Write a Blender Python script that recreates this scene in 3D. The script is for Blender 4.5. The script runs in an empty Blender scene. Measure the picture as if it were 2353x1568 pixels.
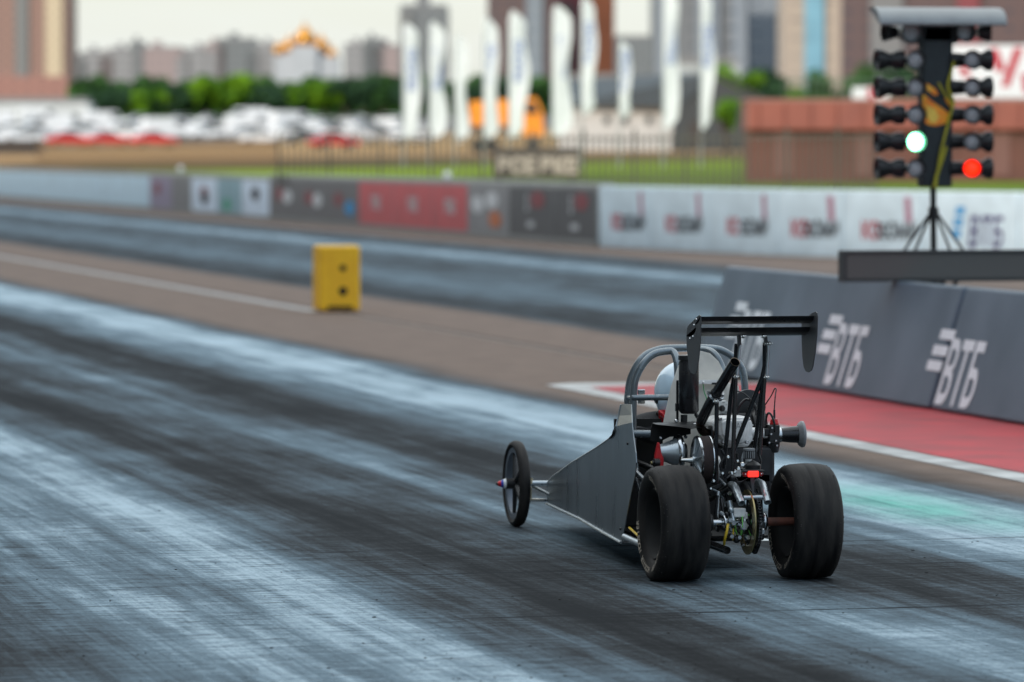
import bpy, math, random
from mathutils import Vector, Matrix
R = math.radians
random.seed(11)
# ------------------------------------------------------------------ camera
F=11570.; H=1.684; CX=1176.5; CY=784.; HZ=345.; VX=-1400.
yaw=math.atan((CX-VX)/F); pit=math.atan((CY-HZ)/F)
fw=Vector((math.sin(yaw)*math.cos(pit),math.cos(yaw)*math.cos(pit),-math.sin(pit)))
rt=Vector((math.cos(yaw),-math.sin(yaw),0)); up=rt.cross(fw)
CAM=Vector((0,0,H))
scene=bpy.context.scene; col=scene.collection
cd=bpy.data.cameras.new('camera'); cam=bpy.data.objects.new('camera',cd); col.objects.link(cam)
cam.matrix_world=Matrix(((rt.x,up.x,-fw.x,0),(rt.y,up.y,-fw.y,0),(rt.z,up.z,-fw.z,H),(0,0,0,1)))
cd.sensor_width=36; cd.lens=36*F/2353.; cd.clip_start=.1; cd.clip_end=9000
cd.dof.use_dof=True; cd.dof.focus_distance=19.75; cd.dof.aperture_fstop=3.3; cd.dof.aperture_blades=0
scene.camera=cam
# ------------------------------------------------------------------ sky, sun, exposure
SUN_EL=R(20); SUN_AZ=R(-140)          # azimuth from +Y towards +X
w=bpy.data.worlds.new('World'); scene.world=w; w.use_nodes=True
nt=w.node_tree; nt.nodes.clear()
N=nt.nodes.new; L=nt.links.new
out=N('ShaderNodeOutputWorld'); bg=N('ShaderNodeBackground'); bg.inputs[1].default_value=.1
sky=N('ShaderNodeTexSky'); sky.sky_type='NISHITA'; sky.sun_disc=False; sky.sun_elevation=SUN_EL; sky.sun_rotation=SUN_AZ
tc=N('ShaderNodeTexCoord'); mp=N('ShaderNodeMapping'); mp.inputs['Scale'].default_value=(1.2,1.2,9)
no=N('ShaderNodeTexNoise'); no.inputs['Scale'].default_value=2.2; no.inputs['Detail'].default_value=6
cr=N('ShaderNodeValToRGB'); cr.color_ramp.elements[0].position=.34; cr.color_ramp.elements[0].color=(.40,.40,.40,1)
cr.color_ramp.elements[1].position=.62; cr.color_ramp.elements[1].color=(1,1,1,1)
mx=N('ShaderNodeMix'); mx.data_type='RGBA'; mx.inputs[7].default_value=(6.8,7.1,7.0,1)
L(tc.outputs['Generated'],mp.inputs[0]); L(mp.outputs[0],no.inputs['Vector']); L(no.outputs[0],cr.inputs[0])
# whole sky brighter ahead, dimmed and blued behind the camera to darken rear-facing parts
dt=N('ShaderNodeVectorMath'); dt.operation='DOT_PRODUCT'; dt.inputs[1].default_value=(-.15,.95,.28); mr=N('ShaderNodeMapRange'); mr.inputs[1].default_value=-.7; mr.inputs[2].default_value=.75; mr.inputs[3].default_value=0; mr.inputs[4].default_value=1.0
mc=N('ShaderNodeMix'); mc.data_type='RGBA'; mc.inputs[6].default_value=(.42,.50,.60,1); mc.inputs[7].default_value=(1,1,1,1); L(mr.outputs[0],mc.inputs[0])
ml=N('ShaderNodeVectorMath'); ml.operation='MULTIPLY'
L(tc.outputs['Generated'],dt.inputs[0]); L(dt.outputs['Value'],mr.inputs[0]); L(mc.outputs[2],ml.inputs[1])
L(cr.outputs[0],mx.inputs[0]); L(sky.outputs[0],mx.inputs[6]); L(mx.outputs[2],ml.inputs[0]); # overcast skies are brighter overhead than at the horizon
sx=N('ShaderNodeSeparateXYZ'); mz=N('ShaderNodeMapRange'); mz.inputs[1].default_value=.04; mz.inputs[2].default_value=.75; mz.inputs[3].default_value=1.0; mz.inputs[4].default_value=2.3; m3=N('ShaderNodeVectorMath'); m3.operation='SCALE'
L(tc.outputs['Generated'],sx.inputs[0]); L(sx.outputs[2],mz.inputs[0]); L(ml.outputs[0],m3.inputs[0]); L(mz.outputs[0],m3.inputs['Scale']); L(m3.outputs[0],bg.inputs[0]); L(bg.outputs[0],out.inputs[0])
sl=bpy.data.lights.new('sun','SUN'); sl.energy=2.3; sl.angle=R(2.5); sl.color=(1,.90,.78)
so=bpy.data.objects.new('sun',sl); col.objects.link(so)
sd=Vector((math.sin(SUN_AZ)*math.cos(SUN_EL),math.cos(SUN_AZ)*math.cos(SUN_EL),math.sin(SUN_EL)))
so.rotation_euler=sd.to_track_quat('Z','Y').to_euler()
scene.view_settings.view_transform='Standard'; scene.view_settings.look='None'
scene.view_settings.exposure=0.45; scene.view_settings.gamma=1
scene.cycles.max_bounces=6; scene.cycles.sample_clamp_indirect=6
# ------------------------------------------------------------------ measuring helpers (2353 px wide copy of the photo)
def ray(px,py): return fw+rt*((px-CX)/F)-up*((py-CY)/F)
def P(px,py,d): return CAM+ray(px,py)*d
def gr(px,py,z=0):
    r=ray(px,py); return CAM+r*((z-H)/r.z)
def onY(px,py,y):
    r=ray(px,py); return CAM+r*(y/r.y)
def onX(px,py,x):
    r=ray(px,py); return CAM+r*(x/r.x)
OX,OY=5.14,19.05                      # rear axle centre on the ground
def Z(zx,zy,y):                       # measured detail coordinates -> plane y metres ahead of rear axle
    return onY(1125.3+.43988*zx,689.7+.43988*zy,OY+y)
def ZX(zx,zy,x):
    return onX(1125.3+.43988*zx,689.7+.43988*zy,x)
# ------------------------------------------------------------------ materials
def mat(name,c,rough=.5,metal=0,var=.12,scale=20,c2=None,stretch=(1,1,1),bump=0,spec=.5,emit=None,es=0,coat=0,rvar=.1):
    m=bpy.data.materials.new(name); m.use_nodes=True; t=m.node_tree; b=t.nodes['Principled BSDF']
    b.inputs['Roughness'].default_value=rough; b.inputs['Metallic'].default_value=metal
    b.inputs['Specular IOR Level'].default_value=spec; b.inputs['Coat Weight'].default_value=coat
    if emit: b.inputs['Emission Color'].default_value=(*emit,1); b.inputs['Emission Strength'].default_value=es
    tc=t.nodes.new('ShaderNodeTexCoord'); mp=t.nodes.new('ShaderNodeMapping'); mp.inputs['Scale'].default_value=stretch
    n=t.nodes.new('ShaderNodeTexNoise'); n.inputs['Scale'].default_value=scale; n.inputs['Detail'].default_value=5
    t.links.new(tc.outputs['Object'],mp.inputs[0]); t.links.new(mp.outputs[0],n.inputs['Vector'])
    r=t.nodes.new('ShaderNodeValToRGB'); e=r.color_ramp.elements
    e[0].position=.32; e[1].position=.68
    a=c2 if c2 else tuple(v*(1-var) for v in c); bb=c if c2 else tuple(min(1,v*(1+var)) for v in c)
    e[0].color=(*a,1); e[1].color=(*bb,1)
    t.links.new(n.outputs[0],r.inputs[0]); t.links.new(r.outputs[0],b.inputs['Base Color'])
    if rvar:
        mr=t.nodes.new('ShaderNodeMapRange'); mr.inputs[3].default_value=max(0.02,rough-rvar); mr.inputs[4].default_value=min(1,rough+rvar)
        t.links.new(n.outputs[0],mr.inputs[0]); t.links.new(mr.outputs[0],b.inputs['Roughness'])
    if bump:
        bu=t.nodes.new('ShaderNodeBump'); bu.inputs['Strength'].default_value=bump; bu.inputs['Distance'].default_value=.01
        t.links.new(n.outputs[0],bu.inputs['Height']); t.links.new(bu.outputs[0],b.inputs['Normal'])
    return m
def facade(name,base,win,sx,sz,mort=.25,c2=None):
    m=bpy.data.materials.new(name); m.use_nodes=True; t=m.node_tree; b=t.nodes['Principled BSDF']; b.inputs['Roughness'].default_value=.7
    tc=t.nodes.new('ShaderNodeTexCoord'); mp=t.nodes.new('ShaderNodeMapping'); mp.inputs['Rotation'].default_value=(R(90),0,0)
    br=t.nodes.new('ShaderNodeTexBrick'); br.offset=0; br.inputs['Scale'].default_value=1
    br.inputs['Brick Width'].default_value=sx; br.inputs['Row Height'].default_value=sz; br.inputs['Mortar Size'].default_value=mort*min(sx,sz); br.inputs['Mortar Smooth'].default_value=.1
    br.inputs['Color1'].default_value=(*win,1); br.inputs['Color2'].default_value=(*(v*1.5 for v in win),1); br.inputs['Mortar'].default_value=(*base,1)
    t.links.new(tc.outputs['Object'],mp.inputs[0]); t.links.new(mp.outputs[0],br.inputs['Vector']); t.links.new(br.outputs['Color'],b.inputs['Base Color'])
    return m
M={}
M['rubber']=mat('tyre_rubber',(.040,.036,.033),.6,var=.35,scale=9,stretch=(3.2,.6,.6),bump=.3,spec=.16,c2=(.006,.006,.007),rvar=.14)
M['rubber_worn']=mat('worn_rubber',(.060,.052,.048),.62,scale=30,c2=(.022,.02,.02))
M['letter']=mat('tyre_letter',(.62,.54,.44),.8,scale=60,c2=(.25,.21,.17))
M['black']=mat('black_powder_coat',(.012,.012,.013),.38,var=.2,scale=30)
M['blackgloss']=mat('black_gloss_tube',(.014,.014,.016),.22,var=.2,scale=30)
M['plateblack']=mat('wing_plate_paint',(.055,.056,.06),.42,var=.15,scale=10)
M['wingblack']=mat('wing_paint',(.012,.012,.014),.3,var=.2,scale=12)
M['cage']=mat('painted_roll_cage',(.17,.20,.22),.26,.55,var=.15,scale=9,coat=.3)
M['panel']=mat('brushed_body_panel',(.24,.265,.285),.30,.85,c2=(.10,.118,.13),scale=5,stretch=(2.2,2.2,.3),bump=.08,rvar=.12)
M['alu']=mat('raw_aluminium',(.88,.83,.74),.5,.1,scale=14,c2=(.70,.66,.59))
M['cast']=mat('cast_aluminium',(.84,.83,.81),.38,.1,scale=30,var=.1,bump=.05)
M['steel']=mat('bright_steel',(.58,.60,.62),.2,1,scale=30,var=.1)
M['chrome']=mat('chrome_rod',(.72,.70,.66),.12,1,scale=10,var=.05)
M['silver']=mat('silver_tube',(.44,.49,.52),.3,.7,scale=12,var=.12)
M['gold']=mat('gold_disc',(.36,.29,.14),.3,.8,scale=20)
M['rust']=mat('rusty_shaft',(.20,.07,.045),.6,.3,scale=40,c2=(.10,.045,.035),bump=.1)
M['red']=mat('red_paint',(.52,.015,.02),.28,.2,scale=20)
M['redlight']=mat('red_tail_lens',(.5,.01,.01),.2,scale=20,emit=(1,.03,.02),es=1.4)
M['redlens']=mat('red_lens_ends',(.22,.01,.012),.2,scale=20)
M['grey_ring']=mat('grey_bellmouth',(.22,.23,.24),.4,scale=20)
M['yellowhose']=mat('yellow_hose',(.75,.50,.03),.4,scale=20)
M['lime']=mat('lime_disc_edge',(.25,.75,.15),.4,scale=20)
M['green']=mat('green_wire',(.02,.4,.1),.4)
M['belt']=mat('drive_belt',(.05,.028,.025),.8,scale=80,var=.4,stretch=(10,1,1),c2=(.012,.01,.01))
M['label']=mat('engine_label',(.65,.66,.64),.5,scale=20,var=.06)
M['white']=mat('white_paint',(.78,.80,.82),.35,scale=10,var=.05)
M['helmet']=mat('helmet_shell',(.60,.76,.88),.15,scale=6,var=.12,coat=.6)
M['suit']=mat('driver_suit',(.02,.02,.022),.85,scale=30,var=.3)
M['blue']=mat('blue_paint',(.02,.06,.45),.3)
M['dark']=mat('dark_interior',(.006,.006,.006),.8,var=.2)
M['leadgrey']=mat('tree_housing',(.018,.026,.030),.5,scale=12,var=.25)
M['canopy']=mat('canopy_metal',(.30,.31,.31),.45,.3,scale=6,var=.1)
M['yellowbox']=mat('yellow_foam_box',(1.0,.52,.015),.55,scale=8,var=.08)
def lens_mat(name,c,emit=None,es=0):
    m=bpy.data.materials.new(name); m.use_nodes=True; t=m.node_tree; b=t.nodes['Principled BSDF']; b.inputs['Roughness'].default_value=.25
    tc=t.nodes.new('ShaderNodeTexCoord'); v=t.nodes.new('ShaderNodeTexVoronoi'); v.inputs['Scale'].default_value=110
    r=t.nodes.new('ShaderNodeValToRGB'); e=r.color_ramp.elements; e[0].position=.15; e[1].position=.5
    e[0].color=(*c,1); e[1].color=(*(x*.42 for x in c),1)
    t.links.new(tc.outputs['Object'],v.inputs['Vector']); t.links.new(v.outputs[0],r.inputs[0]); t.links.new(r.outputs[0],b.inputs['Base Color'])
    if emit: b.inputs['Emission Color'].default_value=(*emit,1); b.inputs['Emission Strength'].default_value=es
    return m
M['lens']=lens_mat('unlit_led_lens',(.85,.86,.88))
M['greenlit']=lens_mat('green_lit_lens',(.2,.9,.5),(.22,1,.50),9)
M['redlit']=lens_mat('red_lit_lens',(.9,.05,.02),(1,.012,.002),2.6)
# ------------------------------------------------------------------ mesh builder
class MB:
    def __init__(s): s.v=[]; s.f=[]
    def add(s,vs,fs):
        o=len(s.v); s.v+= [Vector(p) for p in vs]; s.f+=[tuple(i+o for i in f) for f in fs]; return s
    def box(s,c,d,rot=None):
        c=Vector(c); q=[]
        for x in (-.5,.5):
            for y in (-.5,.5):
                for z in (-.5,.5):
                    p=Vector((x*d[0],y*d[1],z*d[2])); q.append(c+(rot@p if rot else p))
        return s.add(q,[(0,1,3,2),(4,6,7,5),(0,4,5,1),(2,3,7,6),(0,2,6,4),(1,5,7,3)])
    def tube(s,pts,r,n=12,caps=True,hollow=0):
        pts=[Vector(p) for p in pts]; m=len(pts)
        rr=r if isinstance(r,(list,tuple)) else [r]*m
        tn=[]
        for i in range(m):
            a=pts[max(i-1,0)]; b=pts[min(i+1,m-1)]; tn.append((b-a).normalized())
        ref=Vector((0,0,1)) if abs(tn[0].z)<.9 else Vector((1,0,0))
        u=tn[0].cross(ref).normalized(); vs=[]; prev=u
        for i in range(m):
            u=(prev-tn[i]*prev.dot(tn[i])).normalized(); prev=u; v=tn[i].cross(u)
            for k in range(n):
                a=2*math.pi*k/n; vs.append(pts[i]+(u*math.cos(a)+v*math.sin(a))*rr[i])
        fs=[(i*n+k,i*n+(k+1)%n,(i+1)*n+(k+1)%n,(i+1)*n+k) for i in range(m-1) for k in range(n)]
        if caps and not hollow: fs+=[tuple(range(n))[::-1],tuple(range((m-1)*n,m*n))]
        s.add(vs,fs)
        if hollow:                                  # inner wall and lip at the last point
            e=pts[-1]; t=tn[-1]; o=len(s.v)
            u=prev; v=t.cross(u)
            ring=lambda c,q:[c+(u*math.cos(2*math.pi*k/n)+v*math.sin(2*math.pi*k/n))*q for k in range(n)]
            s.v+=ring(e,rr[-1])+ring(e,rr[-1]*hollow)+ring(e-t*rr[-1]*4,rr[-1]*hollow)
            for j in (0,1):
                s.f+=[(o+j*n+k,o+j*n+(k+1)%n,o+(j+1)*n+(k+1)%n,o+(j+1)*n+k) for k in range(n)]
            s.f.append(tuple(range(o+2*n,o+3*n)))
        return s
    def lathe(s,c,axis,prof,n=32,close=False):      # prof: (along axis, radius)
        c=Vector(c); ax=Vector(axis).normalized()
        ref=Vector((0,0,1)) if abs(ax.z)<.9 else Vector((1,0,0))
        u=ax.cross(ref).normalized(); v=ax.cross(u); vs=[]
        for a,r in prof:
            for k in range(n):
                t=2*math.pi*k/n; vs.append(c+ax*a+(u*math.cos(t)+v*math.sin(t))*max(r,1e-5))
        m=len(prof); fs=[(i*n+k,i*n+(k+1)%n,((i+1)%m)*n+(k+1)%n,((i+1)%m)*n+k) for i in range(m if close else m-1) for k in range(n)]
        return s.add(vs,fs)
    def prism(s,poly,off):                          # poly: 3d points, extruded by the vector off
        off=Vector(off); p=[Vector(q) for q in poly]; n=len(p)
        return s.add(p+[q+off for q in p],[tuple(range(n))[::-1],tuple(range(n,2*n))]+[(i,(i+1)%n,n+(i+1)%n,n+i) for i in range(n)])
    def ball(s,c,r,n=12,sc=(1,1,1)):
        c=Vector(c); vs=[];fs=[]; m=n//2+1
        for i in range(m+1):
            a=math.pi*i/m
            for k in range(n):
                b=2*math.pi*k/n; vs.append(c+Vector((math.sin(a)*math.cos(b)*sc[0],math.sin(a)*math.sin(b)*sc[1],math.cos(a)*sc[2]))*r)
        for i in range(m):
            for k in range(n): fs.append((i*n+k,i*n+(k+1)%n,(i+1)*n+(k+1)%n,(i+1)*n+k))
        return s.add(vs,fs)
    def build(s,name,m,parent=None,org=(0,0,0),smooth=40,bevel=0,split=False):
        if split:                                   # every loose piece becomes an object of its own
            par=list(range(len(s.v)))
            def find(i):
                while par[i]!=i: par[i]=par[par[i]]; i=par[i]
                return i
            for f in s.f:
                for i in f[1:]: par[find(i)]=find(f[0])
            gp={}
            for f in s.f: gp.setdefault(find(f[0]),[]).append(f)
            for fs in gp.values():
                ids=sorted({i for f in fs for i in f}); mp_={i:k for k,i in enumerate(ids)}
                q=MB(); q.add([s.v[i] for i in ids],[tuple(mp_[i] for i in f) for f in fs]); ob=q.build(name,m,parent,org,smooth,bevel)
            return ob
        me=bpy.data.meshes.new(name); o=Vector(org)
        me.from_pydata([tuple(v-o) for v in s.v],[],s.f); me.update(); me.validate()
        ob=bpy.data.objects.new(name,me); col.objects.link(ob); me.materials.append(m)
        if parent: ob.parent=parent
        import bmesh
        bm=bmesh.new(); bm.from_mesh(me); bmesh.ops.remove_doubles(bm,verts=bm.verts,dist=1e-6)
        bmesh.ops.recalc_face_normals(bm,faces=bm.faces)
        for e in bm.edges: e.smooth = not (len(e.link_faces)==2 and e.calc_face_angle(0)>R(smooth))
        for f in bm.faces: f.smooth=smooth>0
        bm.to_mesh(me); bm.free()
        if bevel:
            b=ob.modifiers.new('bevel','BEVEL'); b.width=bevel; b.segments=2; b.limit_method='ANGLE'; b.angle_limit=R(35)
        return ob
def empty(name,loc,rz=0):
    o=bpy.data.objects.new(name,None); col.objects.link(o); o.location=loc; o.rotation_euler.z=rz; o.empty_display_size=.2; return o
def tag(o,label=None,cat=None,group=None,kind=None):
    if label: o['label']=label
    if cat: o['category']=cat
    if group: o['group']=group
    if kind: o['kind']=kind
    return o
def copy_tree(o,parent=None):
    c=o.copy(); col.objects.link(c); c.parent=parent
    for ch in [x for x in bpy.data.objects if x.parent==o]: copy_tree(ch,c)
    return c
def smoothpath(pts,k=6):
    pts=[Vector(p) for p in pts]; q=[pts[0]*2-pts[1]]+pts+[pts[-1]*2-pts[-2]]; r=[]
    for i in range(1,len(q)-2):
        a,b,c,d=q[i-1:i+3]
        for j in range(k):
            t=j/k; r.append(.5*((2*b)+(c-a)*t+(2*a-5*b+4*c-d)*t*t+(3*b-a-3*c+d)*t**3))
    r.append(pts[-1]); return r
def glyphs(text,size,shear=0,bold=0,xs=1.0):       # flat letter mesh in x/y, centred
    cu=bpy.data.curves.new('t','FONT'); cu.body=text; cu.size=size; cu.shear=shear; cu.offset=bold; cu.align_x='CENTER'; cu.align_y='CENTER'; cu.resolution_u=3
    ob=bpy.data.objects.new('t',cu); col.objects.link(ob); dg=bpy.context.evaluated_depsgraph_get(); dg.update()
    me=bpy.data.meshes.new_from_object(ob.evaluated_get(dg)); vs=[(v.co.x*xs,v.co.y) for v in me.vertices]; fs=[tuple(p.vertices) for p in me.polygons]
    bpy.data.objects.remove(ob); bpy.data.curves.remove(cu); bpy.data.meshes.remove(me); return vs,fs
def put(mb,gl,o,ux,uy,n,off=.004):                 # glyphs into a plane
    o=Vector(o); ux=Vector(ux); uy=Vector(uy); n=Vector(n)
    return mb.add([o+ux*a+uy*b+n*off for a,b in gl[0]],gl[1])
# ================================================================== SETTING
def track_material():
    m=bpy.data.materials.new('drag_strip_surface'); m.use_nodes=True; t=m.node_tree; b=t.nodes['Principled BSDF']
    Nn=t.nodes.new; K=t.links.new
    def math_(op,a,bv,clamp=False):
        n=Nn('ShaderNodeMath'); n.operation=op; n.use_clamp=clamp
        for i,q in enumerate((a,bv)):
            if q is None: continue
            if isinstance(q,(int,float)): n.inputs[i].default_value=q
            else: K(q,n.inputs[i])
        return n.outputs[0]
    tc=Nn('ShaderNodeTexCoord'); sp=Nn('ShaderNodeSeparateXYZ'); K(tc.outputs['Object'],sp.inputs[0])
    def noise(sx,sy,det=5,rough=.55,off=0):
        mp=Nn('ShaderNodeMapping'); mp.inputs['Scale'].default_value=(sx,sy,1); mp.inputs['Location'].default_value=(off,off*.7,0)
        n=Nn('ShaderNodeTexNoise'); n.inputs['Scale'].default_value=1; n.inputs['Detail'].default_value=det; n.inputs['Roughness'].default_value=rough
        K(tc.outputs['Object'],mp.inputs[0]); K(mp.outputs[0],n.inputs['Vector']); return math_('SUBTRACT',n.outputs[0],.5)
    wob=noise(.5,.09,3,.5,3); wob2=noise(1.5,.35,4,.5,9)
    x=math_('ADD',math_('ADD',sp.outputs[0],math_('MULTIPLY',wob,.35)),math_('MULTIPLY',wob2,.18))
    xr=math_('DIVIDE',x,22.0)
    def ramp(stops,src):
        r=Nn('ShaderNodeValToRGB'); e=r.color_ramp.elements
        e[0].position=stops[0][0]/22; e[0].color=(*stops[0][1],1); e[1].position=stops[-1][0]/22; e[1].color=(*stops[-1][1],1)
        for p,c in stops[1:-1]: q=e.new(p/22); q.color=(*c,1)
        K(src,r.inputs[0]); return r.outputs[0]
    g=lambda v:(v,v,v)
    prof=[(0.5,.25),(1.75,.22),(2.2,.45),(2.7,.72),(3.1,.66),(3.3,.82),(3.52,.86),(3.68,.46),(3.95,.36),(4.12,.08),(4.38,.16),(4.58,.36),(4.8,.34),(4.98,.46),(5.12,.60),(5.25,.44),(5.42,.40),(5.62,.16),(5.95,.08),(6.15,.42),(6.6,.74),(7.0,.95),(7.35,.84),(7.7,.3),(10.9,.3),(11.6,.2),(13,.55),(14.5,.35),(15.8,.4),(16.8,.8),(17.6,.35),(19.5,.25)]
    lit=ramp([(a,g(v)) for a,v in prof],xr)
    s1=noise(7,.13,5,.6); s2=noise(34,.7,4,.6,5); s3=noise(110,2.2,3,.6,8); bl=noise(1.6,.55,6,.65,13)
    tr=noise(3.2,34,5,.7,21); tr2=noise(5,140,3,.6,2); gr_=noise(60,60,4,.7,4)
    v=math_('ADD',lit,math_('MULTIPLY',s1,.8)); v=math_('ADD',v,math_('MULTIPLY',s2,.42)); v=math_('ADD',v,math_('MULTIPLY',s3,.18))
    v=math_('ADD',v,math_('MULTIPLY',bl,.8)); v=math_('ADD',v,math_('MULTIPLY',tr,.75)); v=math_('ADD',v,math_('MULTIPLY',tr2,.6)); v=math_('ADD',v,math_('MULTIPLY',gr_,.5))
    ds=Nn('ShaderNodeMapRange'); K(noise(4.5,52,3,.6,41),ds.inputs[0]); ds.inputs[1].default_value=.07; ds.inputs[2].default_value=.16; ds.inputs[3].default_value=0; ds.inputs[4].default_value=.55
    v=math_('SUBTRACT',v,math_('MULTIPLY',ds.outputs[0],ramp([(0,g(1)),(3.6,g(1)),(4.3,g(.35)),(22,g(.35))],xr)))
    dk=Nn('ShaderNodeMapRange'); K(noise(48,48,2,.5,61),dk.inputs[0]); dk.inputs[1].default_value=.17; dk.inputs[2].default_value=.21; dk.inputs[3].default_value=0; dk.inputs[4].default_value=.5
    v=math_('SUBTRACT',v,dk.outputs[0]); v=math_('ADD',v,.045)
    # worn start patch: paler scrubbed rubber nearer than the transverse joint
    pa=ramp([(0,g(0)),(4.45,g(0)),(4.75,g(1)),(5.9,g(1)),(6.6,g(0)),(22,g(0))],xr); pb=Nn('ShaderNodeMapRange'); K(math_('ADD',sp.outputs[1],math_('MULTIPLY',bl,2.0)),pb.inputs[0]); pb.inputs[1].default_value=18.4; pb.inputs[2].default_value=17.2; pb=pb.outputs[0]
    v=math_('ADD',v,math_('MULTIPLY',math_('MULTIPLY',pa,pb),.20))
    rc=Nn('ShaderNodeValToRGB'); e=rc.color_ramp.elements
    e[0].position=0; e[0].color=(.011,.011,.011,1); e[1].position=1; e[1].color=(.44,.545,.605,1)  # pale blue stops carry the sky sheen, painted in along with the rubber streaks
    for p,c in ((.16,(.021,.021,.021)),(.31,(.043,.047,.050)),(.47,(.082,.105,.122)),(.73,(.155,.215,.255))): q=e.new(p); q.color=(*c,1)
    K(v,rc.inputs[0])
    con=ramp([(0,g(0)),(7.55,g(0)),(7.95,g(1)),(10.75,g(1)),(11.1,g(0)),(18.6,g(0)),(19.3,g(1)),(22,g(1))],xr)
    cn=noise(3,3,6,.65,31); cc=Nn('ShaderNodeMix'); cc.data_type='RGBA'; cc.inputs[6].default_value=(.15,.108,.086,1); cc.inputs[7].default_value=(.255,.185,.145,1)
    K(math_('ADD',math_('MULTIPLY',cn,1.6),.5,True),cc.inputs[0])
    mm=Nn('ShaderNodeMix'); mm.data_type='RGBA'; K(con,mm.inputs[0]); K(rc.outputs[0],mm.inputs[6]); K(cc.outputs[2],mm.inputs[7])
    # joints: lateral saw cuts and the strip joint
    def line(src,pos,wd,wobs=.0):
        d=math_('ABSOLUTE',math_('SUBTRACT',math_('ADD',src,math_('MULTIPLY',wob2,wobs)),pos),None); return math_('LESS_THAN',d,wd)
    xy=math_('SUBTRACT',sp.outputs[1],math_('MULTIPLY',sp.outputs[0],.045))
    j=line(xy,19.36,.018,.05)
    for p,wd in ((20.55,.014),(17.50,.022)): j=math_('MAXIMUM',j,line(xy,p,wd,.05))
    j=math_('MULTIPLY',math_('MULTIPLY',j,math_('LESS_THAN',sp.outputs[0],7.9)),math_('GREATER_THAN',sp.outputs[0],3.75))
    j=math_('MAXIMUM',j,line(sp.outputs[0],9.66,.025,.05))
    jn=math_('MULTIPLY',j,math_('ADD',math_('MULTIPLY',noise(4,4,3,.5,77),2),.8,True))
    fin=Nn('ShaderNodeMix'); fin.data_type='RGBA'; K(jn,fin.inputs[0]); K(mm.outputs[2],fin.inputs[6]); fin.inputs[7].default_value=(.012,.012,.013,1)
    # soft green tinted patch beside the car
    gd=Nn('ShaderNodeVectorMath'); gd.operation='DISTANCE'; gm=Nn('ShaderNodeMapping'); gm.inputs['Scale'].default_value=(1,.22,1)
    K(tc.outputs['Object'],gm.inputs[0]); K(gm.outputs[0],gd.inputs[0]); gd.inputs[1].default_value=(7.0,22.9*.22,0)
    ga=math_('SUBTRACT',1.0,math_('DIVIDE',gd.outputs['Value'],.50),True); ga=math_('MULTIPLY',ga,math_('ADD',math_('MULTIPLY',noise(3,3,4,.6,55),2.2),.9,True),True)
    gx=Nn('ShaderNodeMix'); gx.data_type='RGBA'; gx.blend_type='MULTIPLY'; K(math_('MULTIPLY',ga,.68),gx.inputs[0]); K(fin.outputs[2],gx.inputs[6]); gx.inputs[7].default_value=(.16,1.0,.62,1)
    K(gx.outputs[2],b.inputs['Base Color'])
    rr=math_('ADD',.50,math_('MULTIPLY',math_('ADD',s2,tr),.35)); rr=math_('ADD',rr,math_('MULTIPLY',con,.25),True); K(rr,b.inputs['Roughness'])
    b.inputs['Specular IOR Level'].default_value=0.0
    b2=Nn('ShaderNodeBsdfGlossy'); b2.inputs['Color'].default_value=(.5,.55,.6,1); b2.inputs['Roughness'].default_value=.42; ms=Nn('ShaderNodeMixShader'); lw=Nn('ShaderNodeFresnel'); lw.inputs[0].default_value=1.18
    K(math_('MULTIPLY',lw.outputs[0],.085),ms.inputs[0]); K(b.outputs[0],ms.inputs[1]); K(b2.outputs[0],ms.inputs[2]); K(ms.outputs[0],t.nodes['Material Output'].inputs[0])
    bu=Nn('ShaderNodeBump'); bu.inputs['Strength'].default_value=.35; bu.inputs['Distance'].default_value=.008
    K(math_('ADD',math_('ADD',tr2,gr_),math_('MULTIPLY',tr,.8)),bu.inputs['Height']); K(bu.outputs[0],b.inputs['Normal'])
    return m
def quad(name,pts,m,kind='structure'):
    return tag(MB().add(pts,[tuple(range(len(pts)))]).build(name,m,smooth=0),kind=kind)
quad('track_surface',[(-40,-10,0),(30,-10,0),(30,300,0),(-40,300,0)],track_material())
wl=mat('worn_white_line',(.42,.41,.39),.7,scale=3,c2=(.26,.25,.24),stretch=(6,.5,1))
wc=mat('white_kerb_paint',(.60,.60,.58),.65,scale=3,c2=(.30,.29,.28))
rc=mat('red_kerb_paint',(.52,.04,.05),.7,scale=2.2,c2=(.30,.028,.035))
quad('centre_line',[(9.32,51.7,.004),(9.49,51.7,.004),(9.49,260,.004),(9.32,260,.004)],wl)
quad('kerb_border',[(8.06,0,.004),(10.3,0,.004),(10.3,35.2,.004),(9.0,35.25,.004),(8.3,35.3,.004),(8.06,35.1,.004)],wc)
quad('strip_joint_line',[(9.50,36,.004),(9.54,36,.004),(9.54,51.2,.004),(9.50,51.2,.004)],mat('worn_joint_line',(.30,.25,.21),.7,scale=3,c2=(.20,.16,.13),stretch=(6,.5,1)))
quad('kerb_red_area',[(8.27,0,.008),(10.3,0,.008),(10.3,34.8,.008),(9.0,34.95,.008),(8.27,34.6,.008)],rc)
quad('ground',[(-4000,-1500,-.02),(4000,-1500,-.02),(4000,6000,-.02),(-4000,6000,-.02)],mat('far_ground',(.12,.10,.06),.9,scale=.05,c2=(.06,.09,.03)))
# ---- barrier wall line
WALL=[Vector(p) for p in ((21.3,260,0),(20.5,130,0),(20.4,85.6,0),(21.45,77.2,0),(23.5,70.9,0),(26.5,64,0))]
def wallpt(px,z=0.):
    r=ray(px,500); n=Vector((r.y,-r.x,0))
    for a,b in zip(WALL,WALL[1:]):
        da,db=a.dot(n),b.dot(n)
        if da*db<=0:
            t=da/(da-db); q=a.lerp(b,t); return Vector((q.x,q.y,z)), (b-a).normalized()
    return None
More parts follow.
